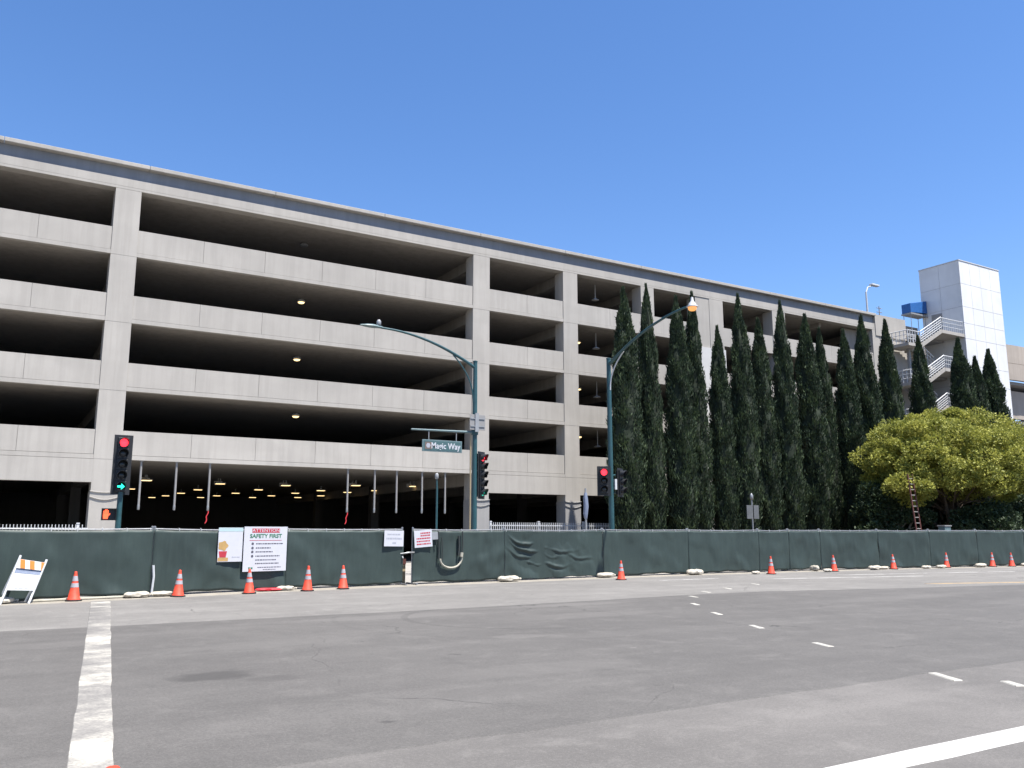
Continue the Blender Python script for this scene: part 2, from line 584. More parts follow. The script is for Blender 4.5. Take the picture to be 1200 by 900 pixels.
def wobble_sheet(name, xs, lo, hi, z, mat, amp=0.05, seed=0):
    m = MB()
    n = len(xs)
    vs = []
    for i, x in enumerate(xs):
        vs.append((x, lo(x) + amp * noise.noise((x * 1.3, seed, 0)), z))
        vs.append((x, hi(x) + amp * noise.noise((x * 1.1, seed + 9, 0)), z))
    m.add(vs, [(2 * i, 2 * i + 2, 2 * i + 3, 2 * i + 1) for i in range(n - 1)])
    for sd_, dy in ((0, -0.02), (1, 0.02)):
        e = [(vs[2 * i + sd_][0], vs[2 * i + sd_][1] + k * dy, z * (1 - k) - 0.001 * k) for i in range(n) for k in (0, 1)]
        m.add(e, [(2 * i, 2 * i + 1, 2 * i + 3, 2 * i + 2) if sd_ == 0 else (2 * i, 2 * i + 2, 2 * i + 3, 2 * i + 1) for i in range(n - 1)])
    return tag(m.build(name, mat, fix=False), kind='structure')


xs = list(np.arange(-60, 140, 0.5))
wobble_sheet('roadside_strip', list(np.arange(-60, 140, 1.0)), lambda x: 9.0 if x < 30 else 9.0 - (x - 30) * 0.2, lambda x: 27.0, 0.0015, M['dusty'], 0.1, 21)
wobble_sheet('forecourt', list(np.arange(-38, 27, 1.0)), lambda x: 26.9, lambda x: 44.6, 0.0025, M['paving'], 0.02, 31)
wobble_sheet('road', xs, lambda x: 6.45 + 0.01 * x, lambda x: 17.3 + 0.5 * math.exp(-((x - 17) / 5) ** 2) - (0.16 * (x - 19) if x > 19 else 0), 0.004, M['road'], 0.10, 3)

FX = [-40, -8, -3, .3, 2, 4.3, 7.5, 11.75, 15.35, 20, 24, 28.7, 34, 43.5, 50, 70]
FY = [24, 24, 24.05, 24.3, 24.5, 25, 25.6, 26, 26.2, 26.6, 26.6, 26.5, 26.2, 24.7, 23.6, 20.5]


def fy(x):
    return float(np.interp(x, FX, FY))


wobble_sheet('gutter', list(np.arange(-38, 62, 0.5)), lambda x: fy(x) - 0.95, lambda x: fy(x) + 0.35, 0.004, M['gutter'], 0.08, 5)
wobble_sheet('planting_soil', list(np.arange(28.5, 100, 1.0)), lambda x: 29.5, lambda x: 43.4, 0.004, M['soil'], 0.2, 8)


def strip(name, pts, w0, w1, mat, z=0.009):
    """painted stripe through ground points, width w0 -> w1"""
    m = MB()
    pts = [Vector((p[0], p[1], z)) for p in pts]
    vs = []
    k = len(pts)
    for i, p in enumerate(pts):
        d = (pts[min(i + 1, k - 1)] - pts[max(i - 1, 0)]).normalized()
        nrm = Vector((-d.y, d.x, 0))
        w = w0 + (w1 - w0) * i / (k - 1)
        jl = 0.02 * noise.noise((i * 0.7, 3.1, 0))
        jr = 0.02 * noise.noise((i * 0.7, 8.3, 0))
        vs += [p + nrm * (w / 2 + jl), p - nrm * (w / 2 + jr)]
    m.add(vs, [(2 * i, 2 * i + 1, 2 * i + 3, 2 * i + 2) for i in range(k - 1)])
    for sd_ in (0, 1):
        e = []
        for i in range(k):
            p = vs[2 * i + sd_]
            q = p + (p - vs[2 * i + 1 - sd_]).normalized() * 0.012
            e += [tuple(p), (q.x, q.y, -0.001)]
        m.add(e, [(2 * i, 2 * i + 1, 2 * i + 3, 2 * i + 2) if sd_ == 1 else (2 * i, 2 * i + 2, 2 * i + 3, 2 * i + 1) for i in range(k - 1)])
    for i0, i1 in ((0, 1), (k - 1, k - 2)):
        o_ = (vs[2 * i0] - vs[2 * i1]).normalized() * 0.012
        a_, b_ = vs[2 * i0], vs[2 * i0 + 1]
        q = [tuple(a_), tuple(b_), ((b_ + o_).x, (b_ + o_).y, -0.001), ((a_ + o_).x, (a_ + o_).y, -0.001)]
        m.add(q, [(3, 2, 1, 0) if i0 else (0, 1, 2, 3)])
    return tag(m.build(name, mat, fix=False), kind='structure')


def lerp_pts(a, b, n):
    return [(a[0] + (b[0] - a[0]) * i / (n - 1), a[1] + (b[1] - a[1]) * i / (n - 1)) for i in range(n)]


def stop_line_mat():
    m, nt, bs = new_mat('patchy_white_paint')
    v = coords(nt, 'world')
    big = nz(nt, coords(nt, 'world', (0.8, 0.75, 1)), 1.0, 3, 0.55)
    cross = nz(nt, coords(nt, 'world', (3.0, 4.0, 1)), 1.0, 5, 0.7)
    fine = nz(nt, v, 30, 4, 0.75)
    k = mth(nt, 'ADD', mth(nt, 'ADD', mth(nt, 'MULTIPLY', big, 0.56), mth(nt, 'MULTIPLY', cross, 0.22)), mth(nt, 'MULTIPLY', fine, 0.22))
    c = ramp(nt, k, [(0.43, (0.13, 0.124, 0.115)), (0.495, (0.20, 0.19, 0.172)), (0.54, (0.29, 0.275, 0.24)), (0.59, (0.39, 0.375, 0.33))])
    nt.links.new(c, bs.inputs['Base Color'])
    bs.inputs['Roughness'].default_value = 0.7
    return m


M['stop_line'] = stop_line_mat()
strip('stop_line', lerp_pts((0.228, 2.0), (2.45, 23.7), 44), 0.24, 0.42, M['stop_line'])
# brighter repainted bars crossing the worn line
for ya, yb, w in ((7.50, 7.60, 0.26),):
    strip('stop_line_repaint', lerp_pts((0.228 + 0.1024 * (ya - 2), ya), (0.228 + 0.1024 * (yb - 2), yb), 6), w, w, M['paint_mid'], 0.013)
strip('edge_line', lerp_pts((-2.0, 4.24), (16, 4.28), 40), 0.27, 0.27, M['paint'])
DASH = [((9.83, 6.60), (9.53, 6.01)), ((10.92, 9.24), (10.72, 8.70)), ((11.97, 11.52), (11.71, 10.96)), ((13.18, 13.75), (12.90, 13.17)),
        ((14.41, 15.70), (14.15, 15.17)), ((15.98, 17.49), (15.8, 16.97)), ((17.56, 18.70), (17.38, 18.15)), ((19.21, 19.48), (18.98, 18.94)),
        ((21.57, 20.63), (21.38, 20.10)), ((9.98, 5.8), (9.80, 5.48))]
for a, b in DASH:
    mid_ = ((a[0] + b[0]) / 2, (a[1] + b[1]) / 2)
    a = (mid_[0] + (a[0] - mid_[0]) * 0.8, mid_[1] + (a[1] - mid_[1]) * 0.8)
    b = (mid_[0] + (b[0] - mid_[0]) * 0.8, mid_[1] + (b[1] - mid_[1]) * 0.8)
    strip('lane_dash', lerp_pts(a, b, 5), 0.10, 0.10, M['paint_mid'], 0.010)
strip('median_line', lerp_pts((26.4, 17.6), (60, 7.0), 20), 0.14, 0.14, M['paint_yellow'], 0.010)
for (a, b, w) in (((24.5, 22.3), (31, 20.8), 0.3), ((29, 23.0), (38, 21.2), 0.35), ((20.2, 23.6), (23.0, 23.6), 0.25)):
    strip('pale_scuff', lerp_pts(a, b, 14), w, w * 0.6, worn_paint('scuffed_paint', (0.33, 0.32, 0.30), 0.5, (0.14, 0.132, 0.124)), 0.008)

# ------------------------------------------------------------------ parking garage
YF = 44.0
garage = thing('parking_garage', 'long grey concrete multi storey parking garage with open decks behind the cypress row', 'parking garage', (20, 44, 0))
TOPS = [6.42, 9.70, 13.03, 16.37]
PIERS = [(-16.3, -15.15), (3.75, 4.92), (23.7, 24.84), (30.3, 31.42), (36.75, 37.9), (43.1, 44.44), (49.6, 51.0), (61.5, 62.3)]
BAYS = [(-20, -16.3, 1), (-15.15, 3.75, 6), (4.92, 23.7, 6), (24.84, 30.3, 2), (31.42, 36.75, 2), (37.9, 41.77, 1), (44.44, 49.6, 2), (51.0, 61.5, 4)]
SEGZ = [0] + [t - 1.38 for t in TOPS] + [18.37]
for a, b in PIERS:
    m = MB()
    m.box(a + 0.012, b - 0.012, YF + 0.014, YF + 0.93, 0, 18.36)
    for i in range(len(SEGZ) - 1):
        m.box(a, b, YF, YF + 0.95, SEGZ[i] + 0.008, SEGZ[i + 1] - 0.008)
    m.build('pier', M['concrete'], garage)
for a, b, n in BAYS:
    for t in TOPS:
        m = MB()
        m.box(a - 0.05, b + 0.05, YF + 0.10, YF + 0.26, t - 1.34, t - 0.04)
        w = (b - a) / n
        for i in range(n):
            m.box(a + i * w + 0.007, a + (i + 1) * w - 0.007, YF + 0.045, YF + 0.2, t - 1.15, t)
        m.box(a + 0.004, b - 0.004, YF + 0.012, YF + 0.32, t - 1.37, t - 1.168)
        m.build('spandrel_panel', M['concrete'], garage)
# deep beams below the first parapet (not over the wide entrance bay)
for a, b, n in BAYS:
    if (a, b) == (4.92, 23.7):
        continue
    m = MB()
    m.box(a - 0.004, b + 0.004, YF + 0.006, YF + 0.5, 3.96, TOPS[0] - 1.385)
    m.build('ground_floor_beam', M['concrete'], garage)
# blank wall between bays
m = MB()
m.box(41.77, 43.1, YF + 0.03, YF + 0.9, 12.9, 18.36)
m.build('blank_wall', M['concrete'], garage)
m = MB()
for k in range(5):
    m.box(41.77, 44.5, YF - 0.07, YF + 0.02, 0.2 + 2.9 * k + 0.01, 0.2 + 2.9 * (k + 1) - 0.01)
m.build('white_wall_cladding', M['white_wall'], garage)
m = MB()
m.box(-20, 61.9, YF + 0.004, YF + 0.6, 18.515, 18.92)
m.box(-20, 61.9, YF + 0.02, YF + 0.58, 18.37, 18.515)
m.box(-20, 61.9, YF - 0.004, YF + 0.1, 18.375, 18.50)
m.build('roof_beam', M['concrete'], garage)
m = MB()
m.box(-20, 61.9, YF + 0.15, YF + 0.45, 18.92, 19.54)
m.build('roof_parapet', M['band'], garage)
m = MB()
for k in range(13):
    m.box(-20 + k * 6.3 + 0.008, -20 + (k + 1) * 6.3 - 0.008, YF - 0.19, YF + 0.55, 19.545, 19.75)
m.build('coping', M['concrete'], garage, bevel=0.02)
m = MB()
m.box(61.9, 66.0, YF - 0.06, YF + 0.9, 17.9, 19.72)
m.box(62.3, 66.0, YF + 0.02, YF + 0.9, 0, 17.9)
m.build('corner_block', M['concrete'], garage)
m = MB()
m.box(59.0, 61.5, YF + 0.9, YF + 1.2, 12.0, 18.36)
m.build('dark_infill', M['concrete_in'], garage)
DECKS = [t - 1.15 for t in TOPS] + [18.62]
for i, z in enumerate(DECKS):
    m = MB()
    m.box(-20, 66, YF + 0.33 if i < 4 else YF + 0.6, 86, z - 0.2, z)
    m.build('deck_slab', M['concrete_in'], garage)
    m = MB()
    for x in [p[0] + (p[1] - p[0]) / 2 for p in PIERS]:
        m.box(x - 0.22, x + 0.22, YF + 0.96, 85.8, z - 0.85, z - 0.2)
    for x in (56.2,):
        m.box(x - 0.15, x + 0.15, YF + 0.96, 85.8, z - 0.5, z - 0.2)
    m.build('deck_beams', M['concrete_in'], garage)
m = MB()
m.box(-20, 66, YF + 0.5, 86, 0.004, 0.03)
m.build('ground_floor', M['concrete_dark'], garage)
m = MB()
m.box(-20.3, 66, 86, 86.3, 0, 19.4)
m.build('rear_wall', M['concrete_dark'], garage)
for x0, x1, y0 in ((65.7, 66.0, YF + 0.9), (-20.3, -20.0, YF)):
    m = MB()
    m.box(x0, x1, y0, 85.99, 0, 19.4)
    m.build('end_wall', M['concrete_grey'], garage)
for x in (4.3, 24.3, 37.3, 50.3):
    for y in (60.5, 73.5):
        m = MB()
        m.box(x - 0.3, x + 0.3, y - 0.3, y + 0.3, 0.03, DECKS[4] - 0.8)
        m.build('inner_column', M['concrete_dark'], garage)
# mesh wrap tied round the feet of the front piers
for (a, b) in (PIERS[1], PIERS[2], PIERS[3]):
    m = MB()
    m.box(a - 0.025, b + 0.025, YF - 0.03, YF + 0.97, 0.3, 3.55)
    for z in (3.3, 3.55):
        pts = [(a - 0.04 + (b - a + 0.08) * k / 12, YF - 0.06, z - 0.28 * math.sin(math.pi * k / 12) * (0.5 if z < 3.4 else 0.2)) for k in range(13)]
        m.tube(pts, 0.022, 6)
    m.build('pier_wrap', M['concrete_grey'] if a > 4 else M['concrete'], garage)

# steel pipes hung from the entrance soffit
PX = [5.85, 7.45, 9.02, 16.2, 17.75, 19.05, 20.6, 22.05]
plab = ['leftmost of the pale pipes hanging over the garage entrance', 'second pale pipe from the left hanging over the garage entrance',
        'pale hanging pipe with a red ribbon, third from the left', 'pale hanging pipe with a red ribbon, fourth from the left',
        'pale hanging pipe just right of the second red ribbon pipe', 'pale hanging pipe at the middle of the right cluster of five',
        'pale hanging pipe directly left of the thin teal post', 'rightmost of the pale pipes hanging over the garage entrance']
for i, x in enumerate(PX):
    t = thing('hanging_pipe', plab[i], 'hanging pipe', (x, YF + 0.16, 5.05), 'pipes hanging over the garage entrance')
    m = MB()
    m.tube([(x, YF + 0.16, 5.04), (x + 0.01, YF + 0.16, 2.95)], 0.055, 10)
    m.build('pipe', M['alu'], t, smooth=True)
    m = MB()
    m.lathe([(0.058, 2.72), (0.064, 2.74), (0.064, 2.93), (0.057, 2.96)], (x + 0.01, YF + 0.16, 0), 12)
    m.build('end_cap', M['galv'], t, smooth=True)
    m = MB()
    m.box(x - 0.1, x + 0.1, YF + 0.06, YF + 0.26, 5.02, 5.05)
    m.build('mounting_plate', M['galv'], t)
    if i in (2, 3):
        m = MB()
        pts = [(x + 0.01 - 0.10 * k / 6 + 0.03 * math.sin(k * 1.7), YF + 0.12, 2.72 - 0.62 * k / 6) for k in range(7)]
        for k in range(6):
            p, q = Vector(pts[k]), Vector(pts[k + 1])
            m.prism([p, p + Vector((0.045, 0, 0)), q + Vector((0.04, 0, 0)), q], (0, 0.006, 0))
        m.build('ribbon', M['red_bag'], t)

# ceiling lights under the first deck
GL = [(7.61, 54.71, 1), (12.16, 56.18, 1), (16.31, 56.02, 1), (20.26, 53.65, 1), (23.97, 52.65, 1),
      (8.18, 66.12, 0), (12.52, 64.94, 0), (16.28, 62.68, 0), (20.56, 61.6, 0), (24.01, 59.53, 0),
      (12.49, 71.31, 0), (16.17, 69.1, 0), (20.19, 66.68, 0), (23.19, 63.19, 0),
      (12.27, 76.99, 0), (15.96, 74.77, 0), (19.9, 72.4, 0), (23.46, 70.26, 0),
      (11.85, 81.38, 0), (15.53, 79.17, 0), (19.46, 76.81, 0), (22.88, 74.76, 0)]
rows = {0: ('front', 0), 1: ('second', 5), 2: ('third', 10), 3: ('fourth', 14), 4: ('back', 18)}
ordn = ['first', 'second', 'third', 'fourth', 'fifth']
proto = thing('ceiling_light', 'x', 'ceiling light', (0, 0, 0), 'lit ceiling lights inside the garage entrance')
m = MB()
m.box(-0.30, 0.30, -0.16, 0.16, 0.03, 0.10)
m.tube([(0, 0, 0.10), (0, 0, 0.36)], 0.03, 8)
m.build('lamp_housing', M['white_metal'], proto)
m = MB()
m.box(-0.27, 0.27, -0.14, 0.14, 0.0, 0.029)
m.build('diffuser', M['tube_lit'], proto)
for i, (x, y, big) in enumerate(GL):
    for r in range(4, -1, -1):
        if i >= rows[r][1]:
            break
    lab = 'lit warm ceiling light inside the garage entrance, %s from the left in the %s row' % (ordn[i - rows[r][1]], rows[r][0])
    if i == 0:
        proto['label'] = lab
        proto.location = (x, y, 4.68)
    else:
        dup(proto, (x, y, 4.68), lab)
    if big:
        b = thing('sensor_box', 'pale box mounted beside the %s ceiling light of the front row in the garage entrance' % ordn[i], 'ceiling box', (x, y + 0.6, 4.7), 'boxes beside the entrance ceiling lights')
        q = MB()
        q.box(x - 0.24, x + 0.24, y + 0.5, y + 0.72, 4.66, 4.9)
        q.tube([(x, y + 0.6, 4.9), (x, y + 0.6, 5.07)], 0.04, 8)
        q.build('box', M['white_metal'], b)
# lights on the upper decks
dome = thing('deck_light', 'x', 'deck light', (0, 0, 0), 'round deck lights')
m = MB()
m.lathe([(0.05, 0.18), (0.12, 0.16), (0.22, 0.08), (0.24, 0.0), (0.2, -0.02)], n=16)
m.build('lamp_housing', M['white_metal'], dome, smooth=True)
m = MB()
m.lathe([(0.19, -0.025), (0.16, -0.07), (0.08, -0.10), (0.0, -0.11)], n=16)
m.build('lens', M['tube_lit'], dome, smooth=True)
lev = ['first', 'second', 'third', 'top']
first = True
for (x, y, z, lab, lit) in [
        (14.2, 47.45, 8.17, 'lit round ceiling light on the lowest open deck above the wide entrance', 1),
        (14.2, 47.7, 11.5, 'lit round ceiling light on the second open deck above the wide entrance', 1),
        (14.2, 47.35, 14.82, 'lit round ceiling light on the third open deck above the wide entrance', 1),
        (34.1, 47.8, 8.17, 'warm round light on the lowest open deck left of the first cypress', 1),
        (34.1, 47.8, 11.5, 'warm round light on the second open deck left of the first cypress', 1),
        (34.1, 47.8, 14.82, 'warm round light on the third open deck left of the first cypress', 1)]:
    if first:
        dome.location = (x, y, z)
        dome['label'] = lab
        first = False
    else:
        dup(dome, (x, y, z), lab)
t = thing('deck_light', 'unlit round ceiling light on the top deck of the wide bay', 'deck light', (14.2, 47.3, 18.2), 'round deck lights')
m = MB()
m.lathe([(0.05, 18.42), (0.12, 18.36), (0.22, 18.28), (0.24, 18.2), (0.2, 18.18)], (14.2, 47.3, 0), n=16)
m.build('lamp_housing', M['grey_metal'], t, smooth=True)
pend = thing('pendant_light', 'x', 'pendant light', (0, 0, 0), 'white pendant lights left of the first cypress')
m = MB()
m.tube([(0, 0, 0.06), (0, 0, 1.08)], 0.025, 8)
m.build('stem', M['white_metal'], pend)
m = MB()
m.lathe([(0.04, 0.12), (0.10, 0.09), (0.24, 0.03), (0.26, 0.0), (0.0, -0.005)], n=16)
m.build('lamp_shade', M['white_metal'], pend, smooth=True)
for i, z in enumerate((7.34 - 0.4, 10.67 - 0.4, 14.0 - 0.4, 17.35)):
    z = (TOPS + [19.79])[i + 0] + 0
    zz = [8.87 - 0.2, 12.2 - 0.2, 15.52 - 0.3, 18.42][i] - 1.08
    zz = (DECKS[i + 1] - 0.2) - 1.08
    lab = 'white pendant light on a stem, %s open deck left of the first cypress' % ['lowest', 'second', 'third', 'top'][i]
    if i == 0:
        pend.location = (34.05, 45.6, zz)
        pend['label'] = lab
    else:
        dup(pend, (34.05, 45.6, zz), lab)

# ------------------------------------------------------------------ elevator tower and stairs
tower = thing('elevator_tower', 'tall white panelled elevator tower standing at the right end of the garage', 'tower', (74.6, 44, 0))
TX0, TX1, TY0, TY1, TZ = 71.5, 77.8, 42.0, 45.85, 25.5
m = MB()
m.box(TX0 + 0.03, TX1 - 0.03, TY0 + 0.03, TY1 - 0.03, 0, TZ - 0.1)
m.build('shaft_core', M['concrete_grey'], tower)
rowsz = [0, 2.4, 4.8, 7.2, 9.6, 12.0, 14.4, 16.0, 18.4, 19.8, 21.3, 23.4, TZ]
m = MB()
for i in range(len(rowsz) - 1):
    for k in range(4):
        w = (TX1 - TX0) / 4
        m.box(TX0 + k * w + 0.012, TX0 + (k + 1) * w - 0.012, TY0, TY0 + 0.028, rowsz[i] + 0.014, rowsz[i + 1] - 0.014)
m.build('front_panels', M['white_panel'], tower)
m = MB()
for i in range(len(rowsz) - 1):
    for k in range(2):
        w = (TY1 - TY0 - 0.03) / 2
        m.box(TX0, TX0 + 0.028, TY0 + 0.03 + k * w + 0.01, TY0 + 0.03 + (k + 1) * w - 0.01, rowsz[i] + 0.01, rowsz[i + 1] - 0.01)
m.build('side_panels', M['white_panel'], tower)
m = MB()
m.box(TX0 - 0.04, TX1 + 0.04, TY0 - 0.04, TY1 + 0.04, TZ + 0.003, TZ + 0.08)
m.build('roof_cap', M['white_metal'], tower)
m = MB()
m.box(TX0 - 0.02, TX0 - 0.003, TY1 - 1.9, TY1 - 0.9, 18.75, 21.1)
m.build('roof_door', M['concrete_grey'], tower)

lob = thing('lobby_wall', 'grey wall behind the open stairs between garage and white tower', 'wall', (68.7, 46.5, 0))
m = MB()
m.box(66.0, 71.49, 46.4, 46.7, 0, 20.2)
m.build('wall', M['concrete_in'], lob)
m = MB()
for z in DECKS:
    m.box(66.0, 71.49, 44.0, 46.39, z - 0.25, z)
m.build('lobby_floor', M['concrete_grey'], lob)

st = thing('outdoor_staircase', 'outdoor concrete staircase with white rails beside the white elevator tower', 'staircase', (68.0, 43, 0))


def railing(m, a, b, h=1.05, posts=5, mids=(0.35, 0.7)):
    a, b = Vector(a), Vector(b)
    up = Vector((0, 0, 1))
    m.tube([a + up * h, b + up * h], 0.045, 6)
    for k in mids:
        m.tube([a + up * k, b + up * k], 0.025, 6)
    for i in range(posts):
        p = a.lerp(b, i / (posts - 1))
        m.tube([p, p + up * h], 0.03, 6)


LV = [2.35, 5.6, 8.9, 12.2, 15.45, 18.78]
for i, z in enumerate(LV):
    m = MB()
    m.box(68.2, 71.49, 42.05, 43.95, z - 0.28, z)
    m.build('landing', M['concrete'], st)
    m = MB()
    railing(m, (68.2, 42.1, z), (71.4, 42.1, z), posts=12)
    m.build('landing_rail', M['white_metal'], st)
    zl = z - 1.65
    if i > 0 or True:
        m = MB()
        n = 9
        for k in range(n):
            x0 = 65.1 + 3.1 * k / n
            zz = zl + (z - zl) * (k + 1) / n
            m.box(x0, x0 + 3.1 / n + 0.03, 42.12, 42.92, zz - 0.2, zz - 0.02)
        m.prism([(65.1, 42.06, zl - 0.3), (68.2, 42.06, z - 0.3), (68.2, 42.06, z + 0.05), (65.1, 42.06, zl + 0.05)], (0, 0.05, 0))
        m.prism([(65.1, 42.93, zl - 0.3), (68.2, 42.93, z - 0.3), (68.2, 42.93, z + 0.05), (65.1, 42.93, zl + 0.05)], (0, 0.05, 0))
        m.build('stair_flight', M['concrete'], st)
        m = MB()
        railing(m, (65.1, 42.08, zl + 0.05), (68.2, 42.08, z + 0.05), posts=10, mids=(0.2, 0.4, 0.6, 0.8))
        m.build('flight_rail', M['white_metal'], st)
        m = MB()
        m.box(63.4, 65.1, 42.05, 43.9, zl - 0.25, zl)
        m.build('landing', M['concrete'], st)
        m = MB()
        railing(m, (63.4, 42.1, zl), (65.1, 42.1, zl), posts=6)
        railing(m, (63.43, 42.1, zl), (63.43, 43.9, zl), posts=6)
        m.build('landing_rail', M['white_metal'], st)
        if i > 0:
            zp = LV[i - 1]
            m = MB()
            for k in range(n):
                x0 = 68.2 - 3.1 * (k + 1) / n
                zz = zp + (zl - zp) * (k + 1) / n
                m.box(x0 - 0.03, x0 + 3.1 / n, 43.05, 43.85, zz - 0.2, zz - 0.02)
            m.prism([(68.2, 43.0, zp - 0.3), (65.1, 43.0, zl - 0.3), (65.1, 43.0, zl + 0.05), (68.2, 43.0, zp + 0.05)], (0, 0.05, 0))
            m.build('stair_flight', M['concrete'], st)
            m = MB()
            railing(m, (68.2, 43.02, zp + 0.05), (65.1, 43.02, zl + 0.05), posts=8)
            m.build('flight_rail', M['white_metal'], st)
m = MB()
m.box(64.6, 64.85, 42.9, 43.1, 0, 17)
m.build('stair_column', M['concrete_grey'], st)

t = thing('blue_canopy', 'blue tarp canopy projecting from the left side of the white tower above the roof', 'canopy', (70.2, 46, 18.6))
m = MB()
m.prism([(69.0, 45.3, 21.15), (71.45, 45.3, 21.35), (71.45, 45.3, 22.5), (69.0, 45.3, 22.0)], (0, 0.9, 0))
m.build('canopy_tarp', M['blue'], t, bevel=0.03)
m = MB()
m.box(68.95, 71.45, 45.25, 46.25, 21.0, 21.13)
for x in (69.1, 71.2):
    for y in (45.4, 46.1):
        m.tube([(x, y, 18.62), (x, y, 21.0)], 0.03, 6)
m.build('canopy_frame', M['grey_metal'], t)

t = thing('roof_lamp', 'white lamp post with a short arm standing on the garage roof', 'lamp post', (69.4, 52, 18.62))
m = MB()
m.tube([(70.5, 50.8, 18.62), (70.5, 50.8, 24.6)], [0.12, 0.08], 8)
m.build('pole', M['white_metal'], t, smooth=True)
m = MB()
m.tube([(70.5, 50.8, 24.5), (70.8, 50.8, 25.1), (71.6, 50.8, 25.4)], 0.06, 8)
m.build('arm', M['white_metal'], t, smooth=True)
m = MB()
m.box(71.3, 72.4, 50.6, 51.0, 25.38, 25.56)
m.build('lamp_head', M['white_metal'], t, bevel=0.04)
t = thing('roof_antenna', 'thin grey antenna mast on the roof left of the white tower', 'antenna', (72.6, 51, 18.6))
m = MB()
m.tube([(72.6, 51, 18.6), (72.6, 51, 23.5)], 0.05, 6)
m.build('mast', M['grey_metal'], t)
m = MB()
for z in (22.9, 23.3):
    m.tube([(72.2, 51, z), (73.0, 51, z)], 0.035, 6)
m.build('crossbar', M['grey_metal'], t)

# far spiral ramp
far = thing('ramp_building', 'beige curved ramp building far behind the white tower at the right edge', 'ramp building', (106, 91, 0))


def ring(m, c, r0, r1, z0, z1, n=64):
    vs, fs = [], []
    for k in range(n):
        a = 2 * math.pi * k / n
        for r, z in ((r1, z0), (r1, z1), (r0, z1), (r0, z0)):
            vs.append((c[0] + r * math.cos(a), c[1] + r * math.sin(a), z))
    for k in range(n):
        a, b = 4 * k, 4 * ((k + 1) % n)
        for j in range(4):
            fs.append((a + j, b + j, b + (j + 1) % 4, a + (j + 1) % 4))
    m.add(vs, fs)


m = MB()
ring(m, (106, 91), 35.6, 36.0, 21.65, 23.9, 160)
ring(m, (106, 91), 35.6, 36.03, 19.6, 21.6, 160)
m.build('upper_parapet', M['concrete_beige'], far, smooth=True)
m = MB()
ring(m, (106, 91), 34.2, 34.6, 15.2, 18.6, 160)
m.build('lower_parapet', M['concrete_beige'], far, smooth=True)
for z in (15.0, 19.5):
    m = MB()
    ring(m, (106, 91), 26.0, 35.5 if z > 16 else 34.5, z - 0.35, z, 160)
    m.build('ramp_deck', M['concrete_grey'], far, smooth=True)
for k in range(12):
    a = 2 * math.pi * (k + 0.5) / 12
    m = MB()
    x, y = 106 + 29 * math.cos(a), 91 + 29 * math.sin(a)
    m.tube([(x, y, 0), (x, y, 19.2)], 0.45, 12)
    m.build('column', M['concrete_grey'], far, smooth=True)

# ------------------------------------------------------------------ white picket fence in front of the garage
for x0, x1, lab in ((-16.0, 3.5, 'white metal picket fence in front of the left end of the garage'), (23.9, 36.0, 'white metal picket fence in front of the garage between lamp pole and cypresses')):
    hp = 2.0 if x0 < 0 else 2.22
    pf = thing('picket_fence', lab, 'fence', (x0, 42, 0), 'white picket fence runs')
    m = MB()
    for x in np.arange(x0, x1, 0.13):
        m.box(x - 0.014, x + 0.014, 41.985, 42.015, 0.1, hp)
    m.build('pickets', M['white_metal'], pf)
    for z in (0.3, hp - 0.2):
        m = MB()
        m.box(x0 - 0.1, x1 + 0.1, 42.025, 42.07, z, z + 0.06)
        m.build('rail', M['white_metal'], pf)
    for x in np.arange(x0, x1, 3.2):
        m = MB()
        m.box(x - 0.05, x + 0.05, 42.075, 42.17, 0, hp + 0.03)
        m.box(x - 0.065, x + 0.065, 42.06, 42.185, hp + 0.03, hp + 0.08)
        m.build('post', M['white_metal'], pf)

# ------------------------------------------------------------------ trees
def leaf_obj(name, P, D, L, W, mat, parent):
    """diamond leaves: centres P, long axis D, length L, width W (world coords)"""
    n = len(P)
    D = D / np.linalg.norm(D, axis=1, keepdims=True)
    rv = rng.normal(size=(n, 3))
    S = np.cross(D, rv)
    S /= np.linalg.norm(S, axis=1, keepdims=True) + 1e-9
    V = np.empty((n, 4, 3))
    V[:, 0] = P - D * L[:, None] * 0.5
    V[:, 1] = P + S * W[:, None] * 0.5
    V[:, 2] = P + D * L[:, None] * 0.5
    V[:, 3] = P - S * W[:, None] * 0.5
    off = np.array(wloc(parent))
    V = (V - off).reshape(-1, 3)
    me = bpy.data.meshes.new(name)
    me.vertices.add(4 * n)
    me.vertices.foreach_set('co', V.astype(np.float32).ravel())
    me.loops.add(4 * n)
    me.loops.foreach_set('vertex_index', np.arange(4 * n, dtype=np.int32))
    me.polygons.add(n)
    me.polygons.foreach_set('loop_start', np.arange(0, 4 * n, 4, dtype=np.int32))
    me.polygons.foreach_set('loop_total', np.full(n, 4, dtype=np.int32))
    me.update(calc_edges=True)
    me.materials.append(mat)
    o = bpy.data.objects.new(name, me)
    COL.objects.link(o)
    o.parent = parent
    return o


def cyp_r(t):
    t = np.clip(t, 0, 1)
    return (0.62 + 0.38 * np.minimum(1, t / 0.22)) * np.maximum(0.0, 1 - t ** 3.9) ** 0.85 * (1 - 0.20 * t)


